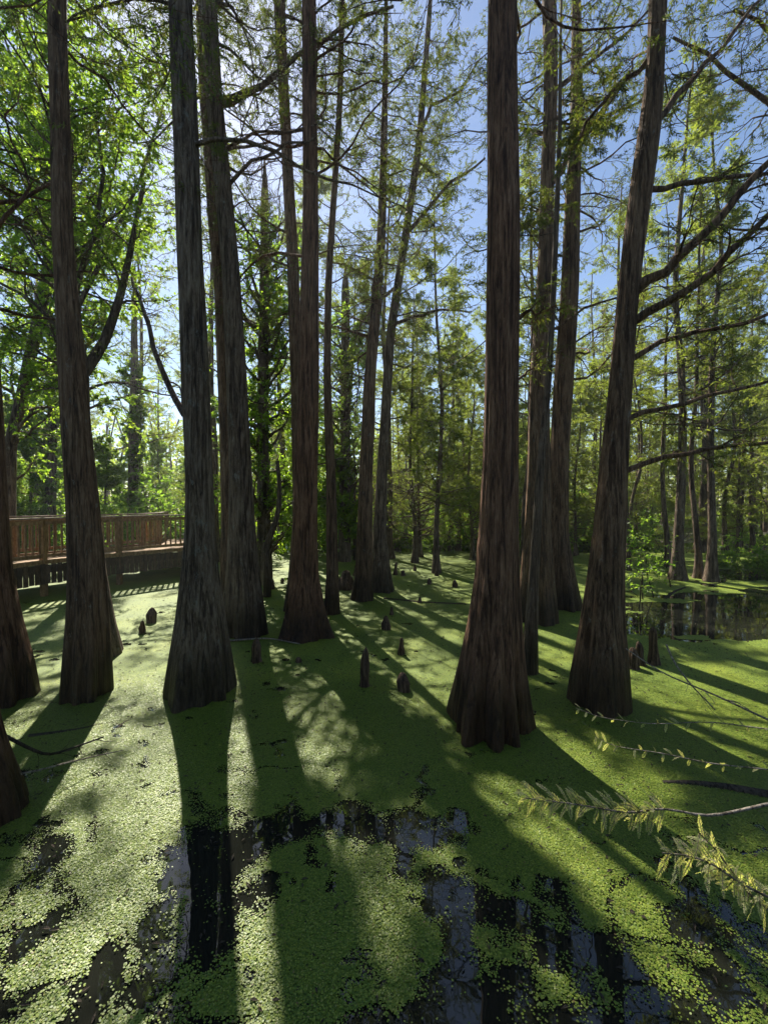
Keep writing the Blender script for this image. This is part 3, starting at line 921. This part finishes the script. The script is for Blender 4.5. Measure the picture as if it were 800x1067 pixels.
# ------------------------------------------------------------------ duckweed
OPEN = [
    [(178, 885), (205, 858), (250, 850), (330, 834), (400, 832), (478, 838), (494, 858), (470, 880), (420, 866), (360, 872), (300, 880), (262, 905), (245, 960), (240, 1010), (222, 1020), (196, 1000), (190, 930), (150, 940)],
    [(150, 935), (196, 920), (200, 1000), (196, 1067), (195, 1130), (120, 1130), (140, 1010)],
    [(8, 888), (50, 865), (62, 872), (40, 912), (18, 934), (8, 925)],
    [(40, 945), (92, 925), (80, 955), (40, 985), (-20, 1040), (-60, 1060), (0, 990)],
    [(430, 905), (470, 890), (500, 905), (508, 950), (600, 940), (640, 960), (680, 1000), (720, 1045), (790, 1130), (420, 1130), (425, 1040), (440, 960)],
    [(722, 1000), (760, 1005), (775, 1035), (750, 1060), (728, 1040)],
    [(628, 640), (660, 628), (700, 622), (760, 618), (860, 612), (900, 668), (800, 672), (720, 668), (660, 668), (640, 656)],
    [(720, 596), (840, 590), (840, 606), (740, 608)],
    [(345, 985), (372, 975), (385, 1000), (360, 1030), (340, 1010)],
    [(385, 845), (490, 850), (470, 895), (440, 885), (430, 930), (410, 900)],
]
ISLE = [
    [(445, 960), (480, 960), (478, 1000), (450, 1010)],
    [(560, 1010), (620, 1000), (640, 1030), (600, 1060), (560, 1050)],
    [(520, 990), (545, 985), (550, 1010), (525, 1015)],
    [(290, 885), (330, 880), (350, 920), (330, 980), (300, 960)],
]
OPG = [[tuple(v[:2]) for v in gnd([a for a, _ in q], [b for _, b in q])] for q in OPEN]
ISG = [[tuple(v[:2]) for v in gnd([a for a, _ in q], [b for _, b in q])] for q in ISLE]


def sdist(x, y, poly):
    d = np.full(len(x), 1e9)
    n = len(poly)
    for i in range(n):
        (x0, y0), (x1, y1) = poly[i], poly[(i + 1) % n]
        ex, ey = x1 - x0, y1 - y0
        t = np.clip(((x - x0) * ex + (y - y0) * ey) / (ex * ex + ey * ey + 1e-12), 0, 1)
        d = np.minimum(d, (x - x0 - t * ex) ** 2 + (y - y0 - t * ey) ** 2)
    d = np.sqrt(d)
    return np.where(inpoly(x, y, poly), -d, d)


def cover(x, y):
    """> 0 where duckweed covers the water (metres-like)"""
    wx = x + (fbm(x * 1.7, y * 1.7, 31, 4) - .5) * .42
    wy = y + (fbm(x * 1.7, y * 1.7, 32, 4) - .5) * .42
    s = np.full(len(x), 3.0)
    for q in OPG:
        s = np.minimum(s, sdist(wx, wy, q))
    for q in ISG:
        s = np.maximum(s, -sdist(wx, wy, q))
    pool = np.clip((y - 6.5) / 1.0, 0, 1)
    s = s + pool * (fbm(x * 1.3, y * 2.4, 38, 5) - .45) * 3.0
    near = np.clip((5.2 - y) / 1.2, 0, 1)
    s = s + (fbm(x * 5, y * 5, 33, 5) - .5) * .34
    # thin leads of open water drifting through the near mat
    v = np.abs(fbm(x * 1.1 + 4, y * 1.6, 34, 4) - .5)
    s = np.minimum(s, (v - .026) * 2.2 + (1 - near) * 2 + (fbm(x * .8, y * .8, 36, 2) - .42) * .25)
    pin = fbm(x * 5.5, y * 5.5, 39, 3)
    s = np.minimum(s, (.735 - pin) * .6 + np.clip(fbm(x * .5, y * .5, 40, 2) - .5, 0, 1) * 1.0)
    # broken patches near the bottom of the view
    w = fbm(x * 2.6, y * 2.6, 35, 5)
    s = np.minimum(s, (w - .385) * 1.2 + (1 - np.clip((3.6 - y) / .8, 0, 1)) * 2)
    return s


rows = [.9]
while rows[-1] < 34:
    rows.append(rows[-1] * 1.0062)
rows = np.array(rows)
us = np.linspace(-1.55, 1.55, 620)
Yg, Ug = np.meshgrid(rows, us, indexing='ij')
Xg = Ug * Yg
rng = np.random.default_rng(12)
Xg = Xg + rng.normal(0, .0012, Xg.shape) * Yg; Yg = Yg + rng.normal(0, .0015, Yg.shape) * Yg
cv = cover(Xg.ravel(), Yg.ravel()).reshape(Xg.shape)
far = np.clip((Yg - 20) / 8, 0, 1)
cv = cv + (fbm(Xg * .6, Yg * .6, 41, 3) - .62) * far * 6 * (Yg > 20)
Zg = .004 + .004 * fbm(Xg * 5, Yg * 5, 42, 3)
ny, nx = Xg.shape
i, k = np.meshgrid(np.arange(ny - 1), np.arange(nx - 1), indexing='ij')
c4 = (cv[:-1, :-1] + cv[1:, :-1] + cv[:-1, 1:] + cv[1:, 1:]) / 4
ok = (c4 > .01).ravel()
Q = np.stack([i * nx + k, i * nx + k + 1, (i + 1) * nx + k + 1, (i + 1) * nx + k], -1).reshape(-1, 4)[ok]
vi = np.unique(Q)
remap = np.zeros(nx * ny, int); remap[vi] = np.arange(len(vi))
weed = Geo()
weed.add(np.stack([Xg, Yg, Zg], -1).reshape(-1, 3)[vi], remap[Q])
# single fronds on the near mat, thinning into the open water
n = 620000
y = np.sqrt(rng.uniform(1.85 ** 2, 6.2 ** 2, n)); x = rng.uniform(-1.02, 1.02, n) * y
dens = np.clip((6.4 - y) / 2.4, 0, 1)
c = cover(x, y)
clump = fbm(x * 9, y * 9, 51, 3)
pr = np.clip((c + .07) / .10, 0, 1) + np.clip((clump - .52) * 4, 0, 1) * .35 * np.clip(1 + c * 5, 0, 1) + .010
ok = rng.random(n) < pr * dens
x, y = x[ok], y[ok]; n = len(x)
rr = rng.uniform(.0028, .0066, n) * (1 + .5 * (fbm(x * 1.3, y * 1.3, 55, 2) - .5))
tilt = norm(np.stack([rng.normal(0, .13, n), rng.normal(0, .13, n), np.ones(n)], 1))
ux = norm(np.cross(np.array([0, 1.0, 0])[None] + 0 * tilt, tilt)); uy = np.cross(tilt, ux)
a = np.arange(6) / 6 * 2 * np.pi
an = a[None] + rng.uniform(0, 1, n)[:, None]
ctr = np.stack([x, y, rng.uniform(.009, .014, n)], 1)
el = rng.uniform(.75, 1, n)[:, None, None]
V = ctr[:, None] + (ux[:, None] * np.cos(an)[..., None] + uy[:, None] * np.sin(an)[..., None] * el) * rr[:, None, None]
idx = np.arange(n)[:, None] * 6
Q = np.concatenate([idx + [0, 1, 2, 3], idx + [0, 3, 4, 5]])
weed.add(V.reshape(-1, 3), Q, mat=1)
tag(link('duckweed', weed.mesh('duckweed', [M['weed'], M['frond']])), 'green duckweed floating over most of the swamp water', 'duckweed', kind='stuff')

# floating litter
rng = np.random.default_rng(61)
n = 3200
y = np.sqrt(rng.uniform(2 ** 2, 11 ** 2, n)); x = rng.uniform(-1, 1, n) * y
p = np.stack([x, y, np.full(n, .016)], 1)
an = rng.uniform(0, 6.28, n)
d = np.stack([np.cos(an), np.sin(an), rng.normal(0, .1, n)], 1)
g = Geo(); g.add(*leaves(rng, p, norm(d), .05, .016, 3))
tag(link('floating_litter', g.mesh('floating_litter', M['darkdead'])), 'scattered dark leaf litter and bits of twig floating on the duckweed', 'litter', kind='stuff')

# ------------------------------------------------------------------ cypress knees
def knee(px, py, hpx, wpx, label, seed, tops=1):
    base = gnd(px, py)
    d = base[1]
    h, r = hpx / FPX * d, wpx / 2 / FPX * d
    rng = np.random.default_rng(seed)
    g = Geo()
    for q in range(tops):
        off = np.array([0, 0]) if q == 0 else rng.uniform(-1, 1, 2) * r * 1.3
        hh = h * (1 if q == 0 else rng.uniform(.4, .75))
        z = np.linspace(-.05, hh, 14)
        t = np.clip(z / hh, 0, 1)
        rz = r * (1.0 - .42 * t ** .7 + .10 * np.sin(t * 7 + seed)) * np.sqrt(np.clip(1 - t ** 7, 0, 1)) + .001
        th = np.arange(18) / 18 * 6.283
        Z, TH = np.meshgrid(z, th, indexing='ij')
        f = 1 + .42 * (fbm(np.cos(TH) * 2 + seed * 3.1, np.sin(TH) * 2 + Z * 4, seed + q, 3) - .5) * 2
        lean = rng.normal(0, .08, 2) * hh
        V = np.stack([off[0] + lean[0] * (Z / hh) + np.cos(TH) * rz[:, None] * f, off[1] + lean[1] * (Z / hh) + np.sin(TH) * rz[:, None] * f, Z], -1)
        i, k = np.meshgrid(np.arange(13), np.arange(18), indexing='ij'); k2 = (k + 1) % 18
        g.add(V, np.stack([i * 18 + k, i * 18 + k2, (i + 1) * 18 + k2, (i + 1) * 18 + k], -1).reshape(-1, 4))
    o = link('cypress_knee', g.mesh('cypress_knee', M['knee'], True), None, base)
    tag(o, label, 'cypress knee', 'cypress knees poking through the duckweed')


KN = [
    (379, 715, 43, 12, 'tallest pointed cypress knee, alone in the middle of the duckweed', 1),
    (421, 720, 20, 15, 'squat rounded cypress knee right of the tallest knee', 1),
    (402, 656, 15, 10, 'blunt cypress knee just behind the upright slim one in the middle', 1),
    (418, 682, 19, 7, 'slim upright cypress knee between the tallest knee and the blunt one', 1),
    (408, 641, 9, 4, 'tiny pointed cypress knee touching the back of the blunt knee', 1),
    (377, 626, 17, 13, 'dark knee at the feet of the twin cypresses, in front of the left one', 1),
    (267, 690, 26, 12, 'stubby knee in front of the leaning cypress beside the sunlit trunk', 1),
    (158, 649, 16, 11, 'rounded knee on the sunlit duckweed below the railing', 1),
    (148, 660, 14, 7, 'square-topped short knee left of the rounded knee below the railing', 1),
    (361, 614, 20, 16, 'cluster of knees left of the twin cypresses', 3),
    (412, 599, 14, 5, 'thin knee right of the twin cypresses on pale duckweed', 1),
    (420, 600, 6, 5, 'low nub beside the thin knee right of the twin cypresses', 1),
    (284, 614, 11, 5, 'dark little knee left of the bent grey sapling', 1),
    (294, 608, 6, 4, 'smallest knee left of the thick-footed brown cypress', 1),
    (474, 612, 8, 6, 'small dark knee far out near the left side of the big ribbed cypress', 1),
    (455, 600, 6, 5, 'distant low knee in the middle of the far duckweed', 1),
    (437, 628, 6, 5, 'low knee on the duckweed line left of the big ribbed cypress', 1),
    (681, 692, 40, 12, 'tall stump-like knee behind the large leaning cypress', 1),
    (668, 693, 25, 10, 'middle knee of the group behind the large leaning cypress', 1),
    (659, 696, 22, 14, 'lowest broad knee touching the large leaning cypress', 2),
    (447, 609, 7, 5, 'small far knee level with the foot of the twin cypresses, in open duckweed', 1),
    (432, 595, 7, 4, 'faint upright knee at the back of the open duckweed', 1),
    (371, 600, 12, 6, 'thin knee against the left foot of the twin cypresses', 1),
    (258, 640, 8, 6, 'low knee at the left foot of the leaning cypress', 1),
    (311, 690, 5, 7, 'nub barely above the duckweed in front of the thick-footed cypress', 1),
    (520, 640, 9, 7, 'knee tucked close behind the left side of the mossy cypress', 1),
    (616, 640, 12, 8, 'knee between the swollen foot of the rear cypress and the leaning cypress', 1),
    (100, 668, 6, 9, 'low mossy knee in the shade under the boardwalk', 1),
]
for q, kn in enumerate(KN):
    knee(kn[0], kn[1], kn[2], kn[3], kn[4], 500 + q, kn[5])

# bent grey sapling left of the thick-footed brown cypress
def stick(name, label, cat, pts, ys, w0, w1, mat, group=None, side=0, seed=0, sides=8):
    k = len(pts)
    P = np.array([at(a, b, y) for (a, b), y in zip(pts, ys)])
    s = np.linspace(0, k - 1, 14)
    P1 = np.stack([np.interp(s, np.arange(k), P[:, j]) for j in range(3)], 1)
    P1[1:-1] = (P1[:-2] + P1[1:-1] * 2 + P1[2:]) / 4
    rng = np.random.default_rng(seed)
    g = Geo()
    g.add(*tubes(P1[None], np.linspace(w0, w1, 14)[None], sides))
    if side:
        p, tg, t = sample(rng, P1[None], side, .25, 1)
        P2 = grow(rng, p, side_dirs(rng, tg, .7, .5), rng.uniform(.12, .5, side), 6, .2)
        g.add(*tubes(P2, w1 * .6 * np.linspace(1, .3, 6)[None] * np.ones((side, 1)), 4))
    base = P1[0].copy()
    o = link(name, g.mesh(name, mat, True, base), None, base)
    return tag(o, label, cat, group)


yb = gnd(278, 622)[1]
stick('sapling', 'bent grey leafless sapling between the leaning and the thick-footed cypress', 'sapling',
      [(278, 626), (279, 595), (275, 572), (288, 545), (292, 515), (289, 480)], [yb] * 6, .12, .05, M['bark_pale'])

# fallen sticks and logs
def gy(px, py):
    return float(gnd(px, py)[1])


stick('fallen_branch', 'black curved branch lying on the duckweed below the straight trunk', 'branch', [(30, 768), (60, 764), (85, 760), (112, 753)], [gy(30, 768), gy(60, 764), gy(85, 760), gy(112, 753)], .03, .012, M['darkdead'], seed=1, side=2)
stick('fallen_branch', 'forked dead branch reaching in from the left edge over the shaded duckweed', 'branch', [(-30, 752), (0, 764), (30, 780), (50, 788), (75, 780), (108, 768)], [3.6, 3.7, 3.8, 3.9, 4.1, 4.35], .02, .008, M['darkdead'], seed=3, side=7)
stick('fallen_branch', 'thin grey twig stretching from the left edge to the sunlit duckweed', 'branch', [(-20, 815), (40, 803), (90, 790), (128, 782)], [3.3, 3.6, 3.9, 4.2], .010, .004, M['dead'], seed=4, side=4)
stick('floating_stick', 'short dark stick floating in the sun left of the grey trunk', 'stick', [(122, 760), (130, 753), (138, 749)], [gy(122, 760), gy(130, 753), gy(138, 749)], .018, .012, M['darkdead'])
stick('floating_stick', 'dark sliver of wood near the left water gap', 'stick', [(90, 837), (100, 828), (110, 822)], [gy(90, 837), gy(100, 828), gy(110, 822)], .012, .006, M['darkdead'])
stick('fallen_log', 'long dark sunken log on the right, behind the leafy twig', 'log', [(690, 816), (720, 817), (760, 822), (830, 836)], [gy(690, 816), gy(720, 817), gy(760, 822), gy(830, 836)], .02, .055, M['darkdead'], seed=6)
stick('fallen_log', 'long thin log half sunk across the far duckweed left of the ribbed cypress', 'log', [(400, 624), (440, 628), (486, 630)], [gy(400, 624), gy(440, 628), gy(486, 630)], .04, .03, M['darkdead'], seed=7)
stick('fallen_branch', 'dead branch slanting out of the pool beside the dark straight cypress', 'branch', [(692, 624), (703, 616), (714, 612)], [gy(692, 624), gy(692, 624) + .2, gy(692, 624) + .4], .04, .02, M['darkdead'], seed=8, side=2)
stick('pale_stick', 'long pale stick running down to the right edge from behind the leaning cypress', 'stick', [(652, 676), (690, 702), (740, 722), (800, 750), (850, 775)], [4.9, 4.4, 4.0, 3.5, 3.1], .006, .011, M['dead'], seed=9, side=3)
stick('pale_stick', 'short pale stick crossing above the long pale one', 'stick', [(694, 672), (702, 690), (718, 712), (745, 740)], [4.6, 4.4, 4.2, 4.0], .010, .005, M['dead'], seed=10, side=2)
stick('pale_stick', 'curved pale twig lying at the foot of the leaning cypress', 'stick', [(594, 742), (606, 752), (620, 765), (632, 772)], [gy(594, 742), gy(606, 752), gy(620, 765), gy(632, 772)], .006, .009, M['dead'], seed=11)
stick('floating_stick', 'thin pale stick floating against the feet of two cypresses left of the middle', 'stick', [(236, 668), (262, 666), (280, 665), (312, 671)], [gy(236, 669), gy(262, 669), gy(280, 668), gy(312, 673)], .018, .01, M['dead'], seed=12)

# ------------------------------------------------------------------ foreground cypress twigs
rng = np.random.default_rng(88)


def feather(g, p, d, L, rng, nw=.0036, nlv=.012):
    """one flat feathery branchlet: rachis and two rows of needles"""
    n = 19
    P = grow(rng, p[None], d[None], np.array([L]), n, .05, -.03)[0]
    T = norm(np.gradient(P, axis=0))
    sd = norm(np.cross(T, norm(rng.normal(0, .35, 3) + [0, -.5, 1])))
    pp = np.repeat(P, 2, 0); tt = np.repeat(T, 2, 0)
    ss = np.stack([sd, -sd], 1).reshape(-1, 3)
    tap = np.repeat(np.sin(np.linspace(.5, 2.9, n)), 2)[:, None]
    dd = norm(tt * .55 + ss + rng.normal(0, .12, ss.shape))
    wv = np.cross(dd, norm(np.cross(tt, ss)))
    Ln = nlv * tap * rng.uniform(.75, 1.2, (len(pp), 1))
    V = np.stack([pp, pp + dd * Ln * .5 + wv * nw * .5, pp + dd * Ln, pp + dd * Ln * .5 - wv * nw * .5], 1).reshape(-1, 3)
    g.add(V, np.arange(len(pp) * 4).reshape(-1, 4))
    return P


root = thing('cypress_sapling', 'young cypress at the right edge whose leafy sunlit twigs hang over the duckweed', 'sapling', (2.75, 1.9, 0))
b0 = np.array([2.75, 1.9, 0])
g = Geo()
st = np.array([[2.75, 1.9, -.2], [2.74, 1.9, .5], [2.70, 1.88, 1.1], [2.72, 1.87, 1.7], [2.78, 1.85, 2.6]])
g.add(*tubes(st[None], np.array([[.035, .03, .025, .02, .008]]), 10))
link('stem', g.mesh('stem', M['bark_pale'], True, b0), root)


def twig(pts, ys, r0, r1, lat, leafrange, start, Ls, needle=(.0036, .011), subs=0, mat=None):
    P = np.array([at(a, b, y) for (a, b), y in zip(pts, ys)])
    P = np.vstack([P, [start]])
    k = len(P); s = np.linspace(0, k - 1, 26)
    P1 = np.stack([np.interp(s, np.arange(k), P[:, j]) for j in range(3)], 1)
    P1[1:-1] = (P1[:-2] + 2 * P1[1:-1] + P1[2:]) / 4
    gw, gl = Geo(), Geo()
    gw.add(*tubes(P1[None], np.linspace(r0, r1, 26)[None], 6))
    p, tg, t = sample(rng, P1[None], lat, *leafrange)
    stems = []
    for q in range(lat):
        sgn = 1 if q % 2 else -1
        up = np.array([0, 0, 1.0])
        d = norm(-tg[q] * .55 + up * sgn * rng.uniform(.6, 1) + np.array([0, -1, 0]) * rng.normal(0, .5))
        stems.append(feather(gl, p[q], d, Ls * rng.uniform(.6, 1.15), rng, *needle))
    gw.add(*tubes(np.array(stems), .0012 * np.linspace(1, .4, 19)[None] * np.ones((lat, 1)), 3))
    tw = link('twig', gw.mesh('twig', M['dead'], True, b0), root)
    link('foliage', gl.mesh('foliage', mat or M['twigleaf'], False, b0), tw)


twig([(548, 832), (600, 838), (655, 848), (690, 842), (740, 852), (800, 838), (860, 826)], [1.560, 1.544, 1.520, 1.504, 1.472, 1.440, 1.424], .002, .007, 70, (.0, .44), (2.72, 1.87, 1.6), .08)
twig([(690, 889), (720, 892), (745, 902), (770, 920), (800, 935), (850, 960)], [1.296, 1.296, 1.296, 1.296, 1.312, 1.360], .002, .006, 48, (.02, .72), (2.71, 1.88, 1.0), .078)
twig([(728, 868), (745, 885), (760, 905), (780, 932), (815, 960)], [1.328, 1.328, 1.328, 1.328, 1.344], .002, .005, 26, (.0, .75), (2.71, 1.88, .95), .078)
twig([(620, 768), (640, 778), (690, 785), (740, 796), (800, 802), (860, 810)], [2.5, 2.48, 2.45, 2.4, 2.35, 2.3], .0015, .005, 30, (.0, .8), (2.72, 1.87, 1.72), .06, (.004, .011))
twig([(600, 738), (626, 748), (680, 755), (740, 752), (800, 760), (860, 765)], [2.9, 2.88, 2.85, 2.8, 2.7, 2.6], .0015, .005, 28, (.0, .85), (2.73, 1.87, 1.9), .06, (.004, .011))

# ------------------------------------------------------------------ boardwalk
bw_loc = np.array([-8.6, 13.0, 0])
bw = thing('boardwalk', 'curving wooden boardwalk with picket railings on posts above the water at the left', 'boardwalk', bw_loc)
NEAR = np.array([[-10.3, 7.6], [-9.85, 9.7], [-9.35, 11.3], [-8.3, 12.9], [-6.9, 14.5], [-7.2, 16.3], [-8.2, 18.2]])
FARL = np.array([[-12.4, 8.0], [-11.9, 10.2], [-11.2, 12.4], [-10.0, 14.2], [-9.1, 15.6], [-9.2, 16.9], [-10.0, 19.0]])
DECK, TOP = .92, 2.15


def part(name, g, mat, label=None, smooth=False):
    o = link(name, g.mesh(name, mat, smooth, bw_loc), bw)
    return o


def run(a, b):
    a, b = np.asarray(a), np.asarray(b)
    v = b - a
    L = np.linalg.norm(v); t = v / L
    return a, b, L, np.array([[t[0], t[1], 0], [-t[1], t[0], 0], [0, 0, 1.0]])


g = Geo()
for j in range(6):
    nd = max(int(np.linalg.norm(NEAR[j + 1] - NEAR[j]) / .15), 3)
    for q in range(nd):
        t0, t1 = q / nd, (q + .94) / nd
        A, B = NEAR[j] * (1 - t0) + NEAR[j + 1] * t0, NEAR[j] * (1 - t1) + NEAR[j + 1] * t1
        Cc, Dd = FARL[j] * (1 - t1) + FARL[j + 1] * t1, FARL[j] * (1 - t0) + FARL[j + 1] * t0
        tp = [[*v, DECK] for v in (A, B, Cc, Dd)]; bt = [[*v, DECK - .04] for v in (A, B, Cc, Dd)]
        g.add(tp + bt, [[0, 3, 2, 1], [4, 5, 6, 7], [0, 1, 5, 4], [1, 2, 6, 5], [2, 3, 7, 6], [3, 0, 4, 7]])
part('deck', g, M['wood'])
pk = None
for side, line in ((1, NEAR), (-1, FARL)):
    for j in range(6):
        a, b, L_, ax = run(line[j], line[j + 1])
        mid = (a + b) / 2
        out_ = -ax[1][:2] * side                      # towards the water
        for nm, z, hh, th, o_, mt in (('rail_cap', TOP, .04, .15, 0, 'cap'), ('top_rail', TOP - .12, .09, .04, .03, 'wood'), ('bottom_rail', DECK + .20, .09, .04, .03, 'wood'),
                                      ('curb_rail', DECK + .03, .12, .04, .05, 'wood'), ('joist', DECK - .17, .22, .05, .02, 'skirt')):
            g = Geo(); c = mid + out_ * o_
            g.box([c[0], c[1], z], [L_ + .03 - .012 * (j % 2), th, hh], ax)
            part(nm, g, M[mt])
        npk = int(round(L_ / .17))
        for q in range(npk):
            c = a + (b - a) * (q + .5) / npk - out_ * .012
            g = Geo(); g.box([c[0], c[1], (TOP - .05 + DECK + .14) / 2], [.045, .04, TOP - DECK - .2], ax)
            if (side == 1 and j >= 1) or (side == -1 and 1 <= j <= 4):
                part('picket', g, M['wood'])
        if side == 1 and 1 <= j <= 4:
            ns = int(round(L_ / .135))
            for q in range(ns):
                c = a + (b - a) * (q + .5) / ns + out_ * .075
                g = Geo(); g.box([c[0], c[1], DECK - .30], [.118, .025, .52 + .02 * ((q * 7) % 3)], ax)
                part('skirt_board', g, M['skirt'])
    for j in range(7):
        c = line[j]
        g = Geo(); g.box([c[0], c[1], (TOP - .03 - .3) / 2], [.13, .13, TOP - .03 + .3])
        part('post', g, M['wood'])

# ------------------------------------------------------------------ air
m, nt, out, N = nodes('swamp_air')
v = N('VolumePrincipled')
v.inputs['Color'].default_value = (.93, .96, 1.0, 1)
v.inputs['Density'].default_value = HAZE
v.inputs['Anisotropy'].default_value = .45
nt.links.new(v.outputs[0], out.inputs['Volume'])
g = Geo(); g.box([0, 12, 10.5], [190, 160, 23])
tag(link('haze', g.mesh('haze', m)), 'thin sunlit haze hanging between the trees', 'haze', kind='stuff')

# ------------------------------------------------------------------ light
w = bpy.data.worlds.new('World'); scene.world = w; w.use_nodes = True
nt = w.node_tree
sky = nt.nodes.new('ShaderNodeTexSky'); sky.sky_type = 'NISHITA'; sky.sun_disc = False
sky.sun_elevation, sky.sun_rotation = SUN_EL, SUN_AZ
sky.altitude = 20; sky.air_density = 1.0; sky.dust_density = .3; sky.ozone_density = 2.2
bg = nt.nodes['Background']; bg.inputs[1].default_value = .068
nt.links.new(sky.outputs[0], bg.inputs[0])
sun_d = bpy.data.lights.new('sun', 'SUN'); sun_d.energy = 5.0; sun_d.angle = R(.53); sun_d.color = (1, .93, .80)
sun = bpy.data.objects.new('sun', sun_d); COL.objects.link(sun)
sun.location = SUN * 40
sun.rotation_euler = Vector(SUN).to_track_quat('Z', 'Y').to_euler()

vs = scene.view_settings
vs.view_transform = 'Standard'; vs.look = 'None'; vs.gamma = 1; vs.exposure = 1.32
cy = scene.cycles
cy.max_bounces = 6; cy.diffuse_bounces = 3; cy.glossy_bounces = 3; cy.transmission_bounces = 4; cy.transparent_max_bounces = 4
cy.use_denoising = True
cy.caustics_reflective = False; cy.caustics_refractive = False
